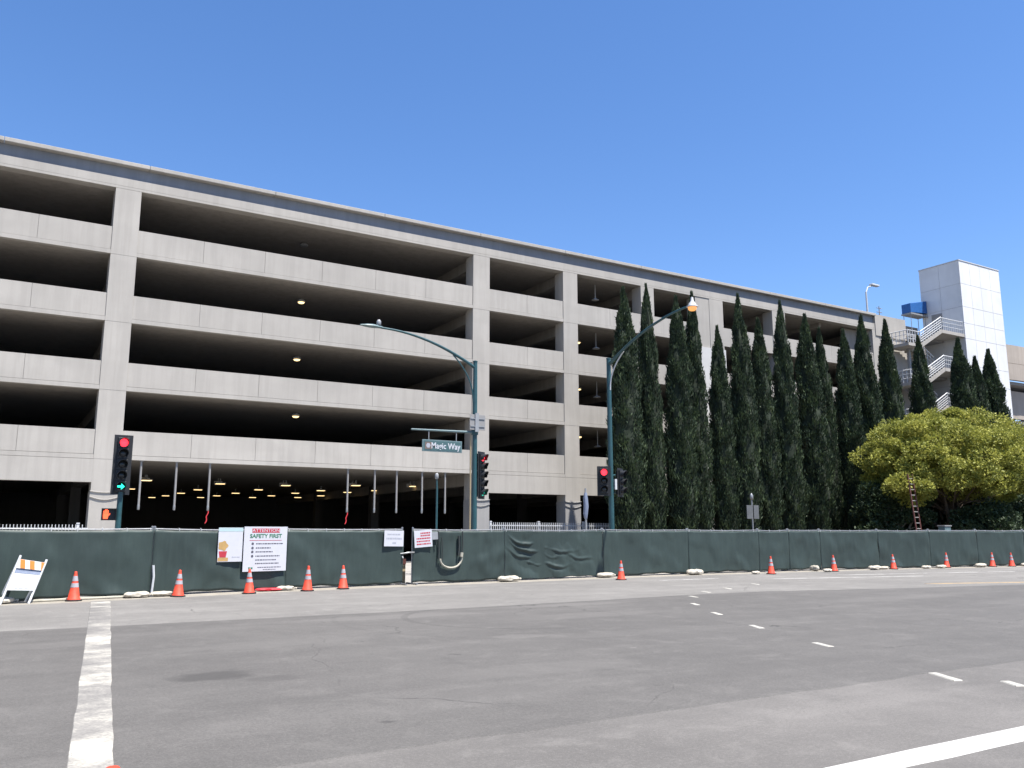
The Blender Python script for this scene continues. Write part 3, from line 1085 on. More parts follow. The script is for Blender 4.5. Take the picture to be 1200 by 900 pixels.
def make_cypress(seed, H=16.0, Rm=1.0, cuts=6500):
    root = thing('cypress_tree', 'x', 'cypress', (0, 0, 0), 'tall cypress row in front of the garage')
    rg = np.random.default_rng(seed)

    def lump(a, t):
        return (1 + 0.13 * np.sin(3 * a + 9 * t + seed) * np.sin(14 * t + 2 * a + seed * 1.7) + 0.10 * np.sin(31 * t + 4 * a + seed * 0.6)
                + 0.07 * np.sin(57 * t - 5 * a + seed))
    n = cuts * 3
    t = rg.uniform(0.0, 1.0, n) ** 0.9
    a = rg.uniform(0, 2 * np.pi, n)
    r = Rm * cyp_r(t) * lump(a, t)
    z = 0.25 + t * (H - 0.25)
    hole = np.array([noise.noise((r[i] * math.cos(a[i]) * 2.3 + seed, r[i] * math.sin(a[i]) * 2.3, z[i] * 1.0)) for i in range(n)])
    keep = hole + rg.normal(size=n) * 0.12 > -0.24
    t, a, r, z, hole = t[keep], a[keep], r[keep], z[keep], hole[keep]
    n = len(t)
    r = r * (1 + 0.17 * np.clip(hole, -0.3, 0.5)) * rg.uniform(0.80, 1.05, n)
    P = np.stack([r * np.cos(a), r * np.sin(a), z], 1)
    D = np.stack([0.34 * np.cos(a), 0.34 * np.sin(a), np.ones(n)], 1) + rg.normal(size=(n, 3)) * 0.24
    L = rg.uniform(0.15, 0.40, n) * (1 - 0.3 * t)
    W = rg.uniform(0.04, 0.10, n)
    # wisps that stick out
    k = n // 22
    idx = rg.integers(0, n, k)
    P2 = P[idx] * np.array([1.07, 1.07, 1]) + np.array([0, 0, 0.1])
    P = np.concatenate([P, P2])
    D = np.concatenate([D, D[idx] + np.stack([0.3 * np.cos(a[idx]), 0.3 * np.sin(a[idx]), np.zeros(k)], 1)])
    L = np.concatenate([L, L[idx] * 1.3])
    W = np.concatenate([W, W[idx] * 0.7])
    # leader at the tip
    k = 170
    tt = rg.uniform(0.955, 1.0, k)
    aa = rg.uniform(0, 6.28, k)
    rr = 0.17 * Rm * np.maximum(0.15, (1.04 - tt) / 0.085) * rg.uniform(0, 1, k)
    P = np.concatenate([P, np.stack([rr * np.cos(aa), rr * np.sin(aa), tt * H], 1)])
    D = np.concatenate([D, np.stack([0.15 * np.cos(aa), 0.15 * np.sin(aa), np.ones(k)], 1)])
    L = np.concatenate([L, np.full(k, 0.4)])
    W = np.concatenate([W, np.full(k, 0.07)])
    crown = leaf_obj('crown', P, D, L, W, M['cypress'], root)
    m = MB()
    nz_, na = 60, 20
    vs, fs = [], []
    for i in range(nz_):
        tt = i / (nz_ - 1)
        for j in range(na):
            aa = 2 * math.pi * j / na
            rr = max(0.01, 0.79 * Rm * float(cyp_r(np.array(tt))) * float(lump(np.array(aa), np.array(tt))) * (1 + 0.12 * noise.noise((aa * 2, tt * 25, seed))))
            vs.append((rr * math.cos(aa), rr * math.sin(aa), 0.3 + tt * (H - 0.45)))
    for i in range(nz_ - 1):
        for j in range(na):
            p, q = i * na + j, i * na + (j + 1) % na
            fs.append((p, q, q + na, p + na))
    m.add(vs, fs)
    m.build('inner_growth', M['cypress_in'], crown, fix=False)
    m = MB()
    m.tube([(0, 0, 0), (0.02, 0, 1.2), (0, 0.02, H * 0.5), (0, 0, H * 0.9)], [0.2, 0.16, 0.09, 0.03], 8)
    m.build('trunk', M['bark'], root, smooth=True)
    return root


protos = [make_cypress(s) for s in (11, 23, 37, 51, 68, 83)]
CY = [(31.2, 16.1, 2.35), (33.15, 16.65, 1.75), (35.15, 16.1, 2.1), (36.85, 16.7, 1.8), (38.85, 14.7, 1.9), (40.55, 17.0, 2.0), (42.8, 15.75, 2.15),
      (44.65, 17.15, 2.0), (47.05, 16.55, 2.4), (48.9, 15.85, 1.8), (50.9, 15.9, 2.3), (53.35, 17.3, 2.5), (56.3, 17.4, 2.3), (59.6, 16.5, 2.4)]
ordw = ['next to the teal lamp pole, leftmost of its row', 'second from the teal lamp pole', 'third from the teal lamp pole, behind its arm',
        'fourth from the teal lamp pole, behind orange lamp', 'fifth from the teal lamp pole, before white wall',
        'sixth from the teal lamp pole, taller than its neighbours', 'seventh from the teal lamp pole, behind two-panel sign',
        'eighth from the teal lamp pole, tip at roof beam', 'ninth from the teal lamp pole, broad', 'tenth from the teal lamp pole, slimmest',
        'eleventh from the teal lamp pole', 'twelfth from the teal lamp pole, left of yellow tree', 'behind the yellow-green tree, at the garage corner',
        'behind the yellow-green tree, in front of the stairs']
used = set()
for i, (x, h, w) in enumerate(CY):
    p = protos[i % 6]
    y = 39.0 + 0.25 * math.sin(i * 2.3)
    lab = 'tall dark green cypress, ' + ordw[i]
    w *= 0.93
    sc = (w / 2.0, w / 2.0, h / 16.0)
    if i % 6 not in used:
        used.add(i % 6)
        p.location = (x, y, 0)
        p.scale = sc
        p.rotation_euler = (0, 0, 0.4)
        p['label'] = lab
    else:
        dup(p, (x, y, 0), lab, i * 1.9, sc)
for i, (x, h, w, lab) in enumerate([(65.6, 17.1, 2.7, 'left of the three in front of the white tower'), (67.75, 15.8, 2.3, 'shortest of the three in front of the white tower, in the middle'),
                                    (69.8, 16.6, 2.9, 'rightmost of the three in front of the white tower')]):
    dup(protos[(i + 2) % 6], (x, 39.2, 0), 'dark green cypress, ' + lab, 2.2 * i + 1, (w / 2.0, w / 2.0, h / 16.0))


def clump_tree(name, label, cat, base, crown_c, rad, nclump, leaves, lsize, mat, bark, trunk_h, seed, group=None, crad=0.75, flat=0.35, stems=6, gap=0.45, lobes=()):
    root = thing(name, label, cat, base, group)
    rg = np.random.default_rng(seed)
    C = []
    for i in range(nclump):
        for tr in range(40):
            u = rg.normal(size=3)
            u /= np.linalg.norm(u)
            if u[2] < -flat:
                continue
            k = rg.uniform(0.70, 1.0) if rg.uniform() < 0.85 else rg.uniform(0.3, 0.65)
            q = np.array(crown_c) + u * np.array(rad) * k
            if all(np.linalg.norm((q - c) * np.array([1, 1, 1.25])) > gap for c in C):
                C.append(q)
                break
    for (lc, lr, ln) in lobes:
        for i in range(ln):
            u = rg.normal(size=3)
            u /= np.linalg.norm(u)
            C.append(np.array(lc) + u * np.array(lr) * rg.uniform(0.5, 1.0))
    nclump = len(C)
    C = np.array(C)
    Ps, Ds = [], []
    for c in C:
        n = int(leaves * rg.uniform(0.6, 1.3))
        u = rg.normal(size=(n, 3))
        u /= np.linalg.norm(u, axis=1, keepdims=True)
        k = rg.uniform(0.3, 1.0, n) ** 0.5
        q = c + u * k[:, None] * crad * rg.uniform(0.65, 1.2) * np.array([1, 1, 0.72])
        Ps.append(q)
        Ds.append(u + rg.normal(size=(n, 3)) * 0.7 + np.array([0, 0, 0.25]))
    P, D = np.concatenate(Ps), np.concatenate(Ds)
    n = len(P)
    crown = leaf_obj('crown', P, D, rg.uniform(0.7, 1.3, n) * lsize, rg.uniform(0.7, 1.2, n) * lsize * 0.55, mat, root)
    m = MB()
    b = Vector(base)
    cc = Vector(crown_c)
    for s in range(stems):
        a = 2 * math.pi * s / stems + 0.4
        foot = b + Vector((0.18 * math.cos(a), 0.18 * math.sin(a), 0))
        tgt = Vector(C[int(rg.integers(0, nclump))])
        mid = foot.lerp(tgt, 0.45) + Vector((0, 0, 0.35 * trunk_h * 0.4))
        p1 = b + Vector((0.3 * math.cos(a), 0.3 * math.sin(a), trunk_h * 0.55))
        m.tube([foot, p1, mid, tgt], [0.15, 0.12, 0.08, 0.025], 7)
    for c in C[::3]:
        s = cc.lerp(b, 0.45) + Vector(rg.normal(size=3) * 0.3)
        m.tube([s, s.lerp(Vector(c), 0.6) + Vector((0, 0, 0.1)), Vector(c)], [0.06, 0.04, 0.015], 5)
    m.build('trunk', bark, root, smooth=True)
    return root


clump_tree('yellow_green_tree', 'broad rounded yellow-green tree behind the fence in front of the cypresses', 'tree', (52.6, 33.4, 0),
           (54.0, 33.4, 5.9), (6.6, 4.8, 3.5), 230, 620, 0.18, M['yellow_leaf'], M['bark'], 3.4, 5, crad=0.86, flat=0.45, stems=5, gap=1.0,
           lobes=[((48.6, 32.6, 4.4), (1.9, 1.5, 0.7), 9), ((57.4, 32.6, 4.3), (2.2, 1.6, 0.7), 10), ((53.0, 31.8, 4.6), (1.6, 1.2, 0.6), 6), ((54.5, 33.4, 9.0), (1.6, 1.6, 0.7), 6)])
clump_tree('olive_tree', 'dull olive brown tree at the right edge behind the fence', 'tree', (67.2, 35.0, 0),
           (67.2, 35.0, 4.8), (4.0, 3.2, 4.0), 100, 330, 0.22, M['olive_leaf'], M['bark'], 2.5, 9, crad=0.85, flat=0.75)
for i, (x, y, h, r, lab) in enumerate([(49.2, 34.6, 5.2, 3.0, 'dark bushy shrub under the left side of the yellow-green tree'),
                                       (54.5, 35.4, 5.0, 3.4, 'dark bushy shrub under the middle of the yellow-green tree'),
                                       (60.5, 34.2, 5.0, 3.4, 'dark bushy shrub under the right side of the yellow-green tree'),
                                       (53.2, 30.9, 3.3, 2.6, 'low dark shrub in front of the trunk of the yellow-green tree'),
                                       (58.6, 31.2, 3.5, 2.6, 'low dark shrub under the right edge of the yellow-green tree'),
                                       (73.5, 37.0, 4.6, 3.6, 'dark bushy shrub below the olive brown tree at the right edge')]):
    clump_tree('dark_shrub', lab, 'shrub', (x, y, 0), (x, y, h * 0.5), (r, 1.6, h * 0.52), 80, 280, 0.2, M['dark_leaf'], M['pale_bark'], 1.2, 30 + i,
               'dark shrubs behind the fence', crad=0.75, flat=0.9, stems=7)

# ------------------------------------------------------------------ green screened construction fence
POSTX = [-14.6, -11.0, -7.4, -3.7, 0.0, 3.72, 7.52, 11.47, 15.40, 19.98, 24.30, 28.23, 30.0, 31.91, 35.49, 38.67, 41.76, 45.0, 48.6, 52.2]
# labelled from what stands on or before each panel
FLAB = {-14.6: 'green screened fence panel far left', -11.0: 'green screened fence panel left of frame second', -7.4: 'green screened fence panel left of frame first',
        -3.7: 'green screened fence panel left of the striped barricade', 0.0: 'green screened fence panel behind the striped barricade and its cone',
        3.72: 'green screened fence panel carrying the poster and the safety sign', 7.52: 'green screened fence panel with a small grey-lettered notice at its right end',
        11.75: 'green screened fence panel with the red-lettered notice and looped hose', 15.40: 'creased green screened fence panel right of the looped hose',
        19.98: 'green screened fence panel behind the lone orange cone below the teal lamp pole', 24.30: 'wide plain green screened fence panel right of the lone cone',
        28.23: 'narrow green screened fence panel below the two-panel sign', 30.0: 'narrow green screened fence panel left of the loose white sandbag',
        31.91: 'green screened fence panel left of the yellow-green tree', 35.49: 'green screened fence panel below the red ladder',
        38.67: 'green screened fence panel below the right half of the yellow-green tree', 41.76: 'green screened fence panel behind the two cones at the right edge',
        45.0: 'last green screened fence panel at the right edge', 48.6: 'green screened fence panel beyond the right edge'}
segs = []
for i in range(len(POSTX) - 1):
    a, b = POSTX[i], POSTX[i + 1]
    if abs(a - 11.47) < 1e-6:
        a = 11.80
    segs.append((a, b))
HF = 1.755
for si, (a, b) in enumerate(segs):
    if a < -8 or b > 50:
        continue
    key = min(FLAB, key=lambda k: abs(k - a))
    A = Vector((a + 0.03, fy(a + 0.03), 0))
    B = Vector((b - 0.03, fy(b - 0.03), 0))
    t = thing('fence_panel', FLAB[key], 'fence panel', A, 'green screened construction fence panels')
    d = (B - A)
    Lp = d.length
    d.normalize()
    nrm = Vector((d.y, -d.x, 0))            # towards the road
    for p in (A, B):
        m = MB()
        m.tube([p, p + Vector((0, 0, HF + 0.04))], 0.03, 8)
        m.lathe([(0.034, HF + 0.04), (0.03, HF + 0.07), (0.0, HF + 0.08)], (p.x, p.y, 0), 8)
        m.build('post', M['galv'], t, smooth=True)
    m = MB()
    sag = 0.012 + 0.01 * (si % 3)
    m.tube([A + d * (Lp * k / 6) + Vector((0, 0, HF - sag * math.sin(math.pi * k / 6))) for k in range(7)], 0.022, 8)
    m.build('top_rail', M['galv'], t, smooth=True)
    # fabric: rippled sheet with a real thickness
    nx, nzz = (int(Lp / 0.035), 50) if abs(a - 15.40) < 0.01 else (int(Lp / 0.07), 22)
    vs, fs = [], []
    creased = abs(a - 15.40) < 0.01
    hosep = abs(a - 11.80) < 0.01
    for i in range(nx + 1):
        u = i / nx
        for j in range(nzz + 1):
            w = j / nzz
            x = -0.022 + u * (Lp + 0.044)
            y = 0.045 + 0.018 * math.sin(x * 2.1 + si) * math.sin(math.pi * w) + 0.040 * noise.noise((x * 1.3 + w, w * 2.2, si * 3.7)) + 0.018 * noise.noise((x * 5, w * 3, si + 0.5))
            if creased:
                zz_ = w * HF
                for (cx, cz, hw, k, dep) in ((0.75, 1.28, 0.62, 0.30, 0.075), (0.95, 1.02, 0.60, 0.22, 0.085), (0.7, 0.80, 0.5, 0.25, 0.05), (1.3, 0.55, 0.55, 0.12, 0.05), (2.2, 0.42, 0.5, 0.2, 0.05), (2.4, 1.0, 0.7, 0.15, 0.03), (3.4, 0.7, 0.6, 0.2, 0.03), (2.0, 0.75, 0.35, 0.4, 0.03)):
                    e = (x - cx) / hw
                    env = math.exp(-e * e * 1.3)
                    fz = zz_ - cz - k * e * e * hw - 0.05 * noise.noise((x * 3, cz, 0)) + 0.10 * e
                    y += dep * env * (math.exp(-(fz / 0.05) ** 2) - 0.6 * math.exp(-((fz + 0.10) / 0.05) ** 2))
                y += 0.02 * noise.noise((x * 2.5, w * 5 + x * 1.2, 1.1))
            if hosep:
                y += 0.03 * noise.noise((x * 2.5 - w * 2, w * 3.5, 7.7))
            y += 0.04 * (1 - w) ** 6 * math.sin(x * 4.3 + si * 2)
            zb = 0.05 + 0.02 * math.sin(x * 1.9 + si) + 0.012 * math.sin(x * 7)
            zt = HF - 0.02 - sag * math.sin(math.pi * u) - 0.012 * abs(math.sin(x * 3.1))
            p = A + d * x + nrm * max(0.037, y)
            vs.append((p.x, p.y, zb + (zt - zb) * w))
    for i in range(nx):
        for j in range(nzz):
            p = i * (nzz + 1) + j
            fs.append((p, p + nzz + 1, p + nzz + 2, p + 1))
    m = MB()
    m.add(vs, fs)
    sc = m.build('screen', M['screen'], t, smooth=False, fix=False)
    sc.data.polygons.foreach_set('use_smooth', [True] * len(sc.data.polygons))
    so = sc.modifiers.new('thick', 'SOLIDIFY')
    so.thickness = 0.006
    so.offset = 1
    # ties along the top rail and down the posts
    m = MB()
    for k in range(int(Lp / 0.6) + 1):
        p = A + d * min(Lp, 0.05 + k * 0.6) + Vector((0, 0, HF - 0.01))
        m.tube([p + nrm * 0.045 + Vector((0, 0, -0.06)), p + nrm * 0.04 + Vector((0, 0, 0.02)), p + Vector((0, 0, 0.03))], 0.008, 5)
    m.build('ties', M['white_metal'], t)
    m = MB()
    for p in (A, B):
        m.box(p.x - 0.03, p.x + 0.03, p.y - 0.42, p.y + 0.42, 0.012, 0.05)
    m.build('foot_bar', M['galv'], t)
    if abs(a - 3.72) < 0.01:
        m = MB()
        q = A + nrm * 0.085
        m.tube([(q.x, q.y, 0.05), (q.x + 0.03, q.y, 0.5), (q.x, q.y, 0.8)], 0.03, 6)
        m.build('white_wrap', M['white_metal'], t)


def fdir(x):
    d = Vector((0.4, fy(x + 0.2) - fy(x - 0.2), 0)).normalized()
    return d


def on_fence(x, z, off=0.13):
    d = fdir(x)
    n = Vector((d.y, -d.x, 0))
    return Vector((x, fy(x), z)) + n * off, d


def flat_board(name, x, z, w, h, th, mat, parent, tilt=0.0, off=0.125):
    o, d = on_fence(x, z, off)
    n = Vector((d.y, -d.x, 0))
    F = frame_at(o, d) @ Matrix.Rotation(R(tilt), 4, 'Z')
    m = MB()
    m.box(-w / 2, w / 2, -h / 2, h / 2, -th, 0)
    m.xf(F)
    b = m.build(name, mat, parent, bevel=0.003)
    return b, F


def bars(name, F, items, mat, parent, th=0.003):
    m = MB()
    for (x, y, w, h) in items:
        m.box(x, x + w, y - h / 2, y + h / 2, 0.0005, th)
    m.xf(F)
    return m.build(name, mat, parent)


def word_bars(x0, x1, y, h, seed):
    r = random.Random(seed)
    out = []
    x = x0
    while x < x1 - 0.02:
        w = r.uniform(0.025, 0.085)
        w = min(w, x1 - x)
        out.append((x, y, w, h))
        x += w + 0.016
    return out


# poster
o, _ = on_fence(5.80, 1.32)
t = thing('poster', 'white poster with a pale cyan top strip on the fence left of the safety sign', 'poster', o)
b, F = flat_board('board', 5.80, 1.32, 0.72, 0.95, 0.012, M['sign_white'], t)
bars('cyan_strip', F, [(-0.36, 0.42, 0.72, 0.10)], M['sign_cyan'], b)
bars('tan_block', F, [(-0.35, -0.405, 0.30, 0.10)], M['tan'], b)
bars('caption', F, [(0.06, -0.345, 0.05, 0.028), (0.13, -0.345, 0.05, 0.02), (0.20, -0.345, 0.09, 0.02)], M['ink_grey'], b)
# plain generic stand-in for the printed picture: a flat rounded flower pot in the same colours
m = MB()
m.prism([(-0.30, -0.35, 0.0006), (-0.12, -0.35, 0.0006), (-0.09, -0.18, 0.0006), (-0.33, -0.18, 0.0006)], (0, 0, 0.003))
m.xf(F)
m.build('printed_pot', M['sign_red'], b)
m = MB()
m.prism([(-0.21 + 0.14 * math.cos(k * 0.35) * (1 + 0.15 * math.cos(5 * k * 0.35)), -0.03 + 0.13 * math.sin(k * 0.35) * (1 + 0.15 * math.cos(5 * k * 0.35)), 0.0006) for k in range(18)], (0, 0, 0.003))
m.xf(F)
m.build('printed_flower', M['tan'], b)

# safety sign
o, _ = on_fence(6.84, 1.19)
t = thing('safety_sign', 'large white safety first sign with a red attention heading on the fence', 'sign', o)
b, F = flat_board('board', 6.84, 1.19, 1.34, 1.27, 0.015, M['sign_white'], t, 0.0, 0.14)
bars('heading_band', F, [(-0.43, 0.525, 0.86, 0.12)], M['sign_red'], b, 0.003)
text_mesh('heading', 'ATTENTION', 0.125, M['sign_white'], b, F @ Matrix.Translation((0, 0.525, 0.004)), 0.001, sx=1.22)
text_mesh('subheading', 'SAFETY FIRST', 0.155, M['sign_green'], b, F @ Matrix.Translation((0, 0.365, 0.003)), 0.0015, sx=1.07, bold=0.004)
it = [(-0.5, 0.245, 1.0, 0.012)]
bars('rule', F, it, M['sign_red'], b)
for k, (y, x1) in enumerate(((0.15, 0.56), (0.03, 0.16), (-0.08, 0.26), (-0.20, 0.45), (-0.31, 0.34), (-0.41, 0.46))):
    bars('text_line', F, word_bars(-0.30, x1, y, 0.030, 40 + k), M['ink'], b)
bars('text_line', F, word_bars(-0.22, 0.50, -0.52, 0.022, 60), M['ink'], b)
bars('text_line', F, word_bars(-0.05, 0.34, -0.585, 0.018, 61), M['ink'], b)
m = MB()
for y in (0.15, 0.03, -0.08, -0.20):
    m.lathe([(0.0, 0.0005), (0.038, 0.0006), (0.038, 0.003), (0.0, 0.0032)], (-0.40, y, 0), 12)
m.xf(F)
m.build('symbols', M['ink'], b)
bars('corner_mark', F, [(-0.50, -0.54, 0.05, 0.06), (-0.43, -0.54, 0.06, 0.05)], M['sign_green'], b)

o, _ = on_fence(11.08, 1.47)
t = thing('notice', 'small white notice with grey lettering at the gate gap of the fence', 'notice', o)
b, F = flat_board('board', 11.08, 1.47, 0.70, 0.50, 0.008, M['sign_white'], t, -1)
it = word_bars(-0.24, 0.25, 0.13, 0.04, 71) + word_bars(-0.27, 0.28, 0.0, 0.05, 72) + [(-0.05, -0.14, 0.13, 0.05)]
bars('lettering', F, it, M['ink_grey'], b)
o, _ = on_fence(12.16, 1.46)
t = thing('notice', 'small white notice with red lettering right of the gate gap', 'notice', o)
b, F = flat_board('board', 12.16, 1.46, 0.66, 0.55, 0.008, M['sign_white'], t, 4)
it = []
for k, y in enumerate((0.18, 0.10, 0.01, -0.08, -0.17)):
    it += word_bars(-0.10 - 0.15 * (k > 1), 0.26, y, 0.045, 80 + k)
bars('lettering', F, it, M['sign_red'], b)

# hose with its two straps and plate
o, d = on_fence(13.2, 0.8, 0.13)
t = thing('hose', 'looped white hose hanging on dark straps on the green fence', 'hose', o)
m = MB()
pts = []
for k in range(17):
    a = math.pi * k / 16
    x = 13.22 - 0.42 * math.cos(a)
    z = 0.80 - 0.30 * math.sin(a) + (0.06 if k > 11 else 0) * (k - 11) / 5
    p, _ = on_fence(x, z, 0.13)
    pts.append(p)
m.tube(pts, 0.032, 8)
m.build('hose_loop', M['hose'], t, smooth=True)
for x, zt, zb, w in ((12.72, 1.70, 0.80, 0.03), (12.86, 1.5, 0.76, 0.018), (13.52, 1.55, 0.90, 0.04), (13.66, 1.70, 0.88, 0.022)):
    m = MB()
    p, _ = on_fence(x, zt, 0.11)
    q, _ = on_fence(x + 0.05 * (13.2 - x), zb, 0.125)
    m.tube([p, p.lerp(q, 0.5) + Vector((0.02, 0, 0)), q], w, 6)
    m.build('strap', M['strap'], t)
m = MB()
p, _ = on_fence(13.60, 0.86, 0.15)
m.tube([p, p + Vector((0.02, 0, 0.14))], 0.055, 8)
m.build('nozzle', M['hose'], t)
o, _ = on_fence(12.60, 1.55)
t = thing('tag_plate', 'small grey plate wired to the fence above the looped hose', 'plate', o)
b, F = flat_board('plate', 12.60, 1.55, 0.26, 0.24, 0.008, M['grey_metal'], t, 3)
m = MB()
m.tube([(0.02, -0.12, 0.0), (0.03, -0.3, 0.0)], 0.02, 6)
m.xf(F)
m.build('cord', M['strap'], t)

# gate gap: post behind and the tie that closes it
t = thing('wooden_post', 'short pale wooden post seen through the gate gap of the fence', 'post', (11.66, 26.5, 0))
m = MB()
m.box(11.58, 11.80, 26.45, 26.6, 0, 0.62)
m.build('post_body', M['wood'], t, bevel=0.01)
m = MB()
m.box(11.575, 11.805, 26.44, 26.61, 0.622, 0.80)
m.build('post_cap', M['rust'], t)
t = thing('gate_chain', 'pale chain tying the two fence panels together at the gate gap', 'chain', (11.6, 25.9, 1.0))
m = MB()
m.tube([(11.36, 25.90, 0.98), (11.5, 25.85, 1.0), (11.65, 25.86, 1.02), (11.86, 25.93, 1.02)], 0.025, 6)
m.tube([(11.42, 25.88, 0.9), (11.44, 25.85, 0.84)], 0.03, 6)
m.build('chain', M['galv'], t)

# ------------------------------------------------------------------ traffic cones
cone = thing('traffic_cone', 'x', 'traffic cone', (0, 0, 0), 'orange traffic cones along the fence')
m = MB()
m.prism([(0.19 * math.cos(R(45 * k + 22.5)) * 1.05, 0.19 * math.sin(R(45 * k + 22.5)) * 1.05, 0.0) for k in range(8)], (0, 0, 0.035))
m.build('base', M['rubber'], cone, bevel=0.006)
m = MB()
m.lathe([(0.155, 0.036), (0.15, 0.06), (0.135, 0.075), (0.036, 0.66), (0.032, 0.70), (0.024, 0.71), (0.0, 0.71)], n=24)
body = m.build('cone_body', M['cone'], cone, smooth=True)


def cone_r(z):
    return 0.135 + (0.036 - 0.135) * (z - 0.075) / (0.66 - 0.075)


for z0, z1 in ((0.33, 0.43), (0.48, 0.60)):
    m = MB()
    m.lathe([(cone_r(z0) + 0.001, z0), (cone_r(z0) + 0.004, z0), (cone_r(z1) + 0.004, z1), (cone_r(z1) + 0.001, z1)], n=24)
    m.build('collar', M['collar'], body, smooth=True)
CONES = [(1.87, 24.0, 'beside the striped barricade'), (4.33, 24.2, 'left of the poster on the fence'), (6.22, 24.4, 'standing before the white safety sign'),
         (7.92, 24.6, 'left of the close pair in front of the fence notice panel'), (9.1, 24.9, 'right of the close pair in front of the fence notice panel'),
         (19.3, 24.6, 'alone, right of the creased fence panel'), (27.1, 24.8, 'below the two-panel sign, beside a small sandbag'), (31.3, 25.1, 'second to the right of the lone cone gap, beside two sandbags'),
         (35.5, 25.2, 'below the yellow-green tree, left one, beside long sandbags'), (39.2, 25.0, 'below the right half of the yellow-green tree'),
         (42.2, 24.6, 'left of the pair near the right edge'), (43.35, 24.2, 'rightmost of the row'), (0.50, 4.06, 'close to the camera, only its tip in view at the lower left')]
for i, (x, y, lab) in enumerate(CONES):
    lab = 'orange traffic cone ' + lab
    if y > 20:
        y = min(y, fy(x) - 0.4)
    if i == 0:
        cone.location = (x, y, 0.004)
        cone['label'] = lab
    else:
        c = dup(cone, (x, y, 0.004 if y > 20 else 0.0), lab, i * 0.7, (1, 1, 1 - 0.03 * (i % 3)))
        c.rotation_euler = (R(1.6 * math.sin(i * 2.1)), R(1.8 * math.cos(i * 1.3)), i * 0.7)

# ------------------------------------------------------------------ sandbags
def sandbag_mesh(seed, lx=0.42, ly=0.22, lz=0.10):
    m = MB()
    nu, nv = 22, 12
    vs, fs = [], []
    for i in range(nu + 1):
        u = -1 + 2 * i / nu
        taper = (1 - abs(u) ** 4) ** 0.5
        for j in range(nv):
            a = 2 * math.pi * j / nv
            yy = ly * math.cos(a) * taper
            zz = lz * math.sin(a) * taper
            k = 1 + 0.28 * noise.noise((u * 2.2 + seed * 5, math.cos(a) * 1.5, math.sin(a) * 1.5))
            z = lz + zz * k
            vs.append((u * lx, yy * k, max(0.004, z * 0.95)))
    for i in range(nu):
        for j in range(nv):
            p, q = i * nv + j, i * nv + (j + 1) % nv
            fs.append((p, q, q + nv, p + nv))
    fs.append(tuple(range(nv))[::-1])
    fs.append(tuple(range(nu * nv, (nu + 1) * nv)))
    m.add(vs, fs)
    return m


bag_protos = []
for s in range(3):
    t = thing('sandbag', 'x', 'sandbag', (0, 0, 0), 'white sandbags along the fence foot')
    sandbag_mesh(s + 1).build('bag', M['sandbag'], t, smooth=True)
    q = MB()
    q.tube([(0.40, 0, 0.06), (0.47, 0.01, 0.09), (0.52, 0.02, 0.07)], [0.03, 0.022, 0.045], 7)
    q.build('tied_end', M['sandbag'], t, smooth=True)
    bag_protos.append(t)
BAGS = [(0.30, 23.9, 0.3, 0.9, 'at the foot of the striped barricade, cut by the left edge'), (3.35, 24.35, 0.2, 0.9, 'left of the second cone, at the fence seam'), (3.98, 24.5, -0.1, 0.8, 'touching the left side of the second cone'),
        (7.45, 25.15, 0.1, 0.75, 'between the safety sign and the next cone'), (15.3, 25.7, 0.05, 1.15, 'at the left end of the creased fence panel'), (19.75, 26.1, 0.1, 1.1, 'left of the lone cone, at the fence seam'),
        (24.1, 26.0, 0.2, 1.25, 'at the fence seam right of the lone cone'), (26.65, 25.2, 0.3, 0.7, 'touching the cone below the two-panel sign'), (30.9, 25.8, 1.2, 0.8, 'upright-looking, loose before the narrow fence panels'),
        (30.75, 25.0, 0.2, 0.75, 'touching the cone left of the yellow-green tree'), (34.3, 25.3, 0.1, 1.1, 'long, left of the cone under the yellow-green tree'), (35.1, 25.4, 0.1, 0.8, 'right behind the cone under the yellow-green tree'),
        (37.5, 24.9, 0.0, 0.8, 'first of two left of the cone under the right of the tree'), (38.5, 24.8, 0.1, 0.9, 'second of two, touching the cone under the right of the tree'),
        (41.2, 24.5, 0.1, 1.1, 'left of the cone pair near the right edge'), (44.4, 24.1, 0.1, 0.9, 'rightmost, beyond the last cone')]
for i, (x, y, rz, sc, lab) in enumerate(BAGS):
    y = min(y, fy(x) - 0.3)
    p = bag_protos[i % 3]
    lab = 'white sandbag ' + lab
    sc *= 0.86
    s3 = (sc, sc * 0.9, sc * (1.9 if 'upright' in lab else 1.05))
    if i < 3:
        p.location = (x, y, 0.006)
        p.rotation_euler = (0, 0, rz)
        p.scale = s3
        p['label'] = lab
    else:
        dup(p, (x, y, 0.006), lab, rz, s3)
t = thing('red_bag', 'flat red cloth bag lying at the fence foot below the safety sign', 'bag', (6.95, 25.1, 0))
m = sandbag_mesh(9, 0.4, 0.12, 0.05)
m.xf(Matrix.Translation((6.95, 25.1, 0.004)))
m.build('bag', M['red_bag'], t, smooth=True)
# loose conduit lying along the fence foot
t = thing('conduit', 'long pale conduit lying on the ground along the fence foot at left', 'conduit', (2.4, 24.2, 0))
m = MB()
m.tube([(x, fy(x) - 0.28 - 0.04 * math.sin(x * 2.2), 0.035) for x in np.arange(0.9, 3.2, 0.2)], 0.03, 7)
m.build('pipe', M['hose'], t, smooth=True)

# ------------------------------------------------------------------ striped folding barricade (leaning askew)
bar = thing('barricade', 'leaning white folding barricade with an orange striped top board', 'barricade', (0.75, 23.9, 0))
BY = 23.75


def bp(s, tt, out=0.0):
    """s across 0..1, tt down the frame 0 (top) .. 1 (feet)"""
    tl, tr = Vector((0.66, 0.32, 1.09)), Vector((1.19, 0.32, 0.99))
    bl, br = Vector((0.33, -0.02, 0.0)), Vector((0.88, -0.02, 0.0))
    p = tl.lerp(tr, s).lerp(bl.lerp(br, s), tt)
    return p + Vector((0, BY - 0.04 + out, 0))


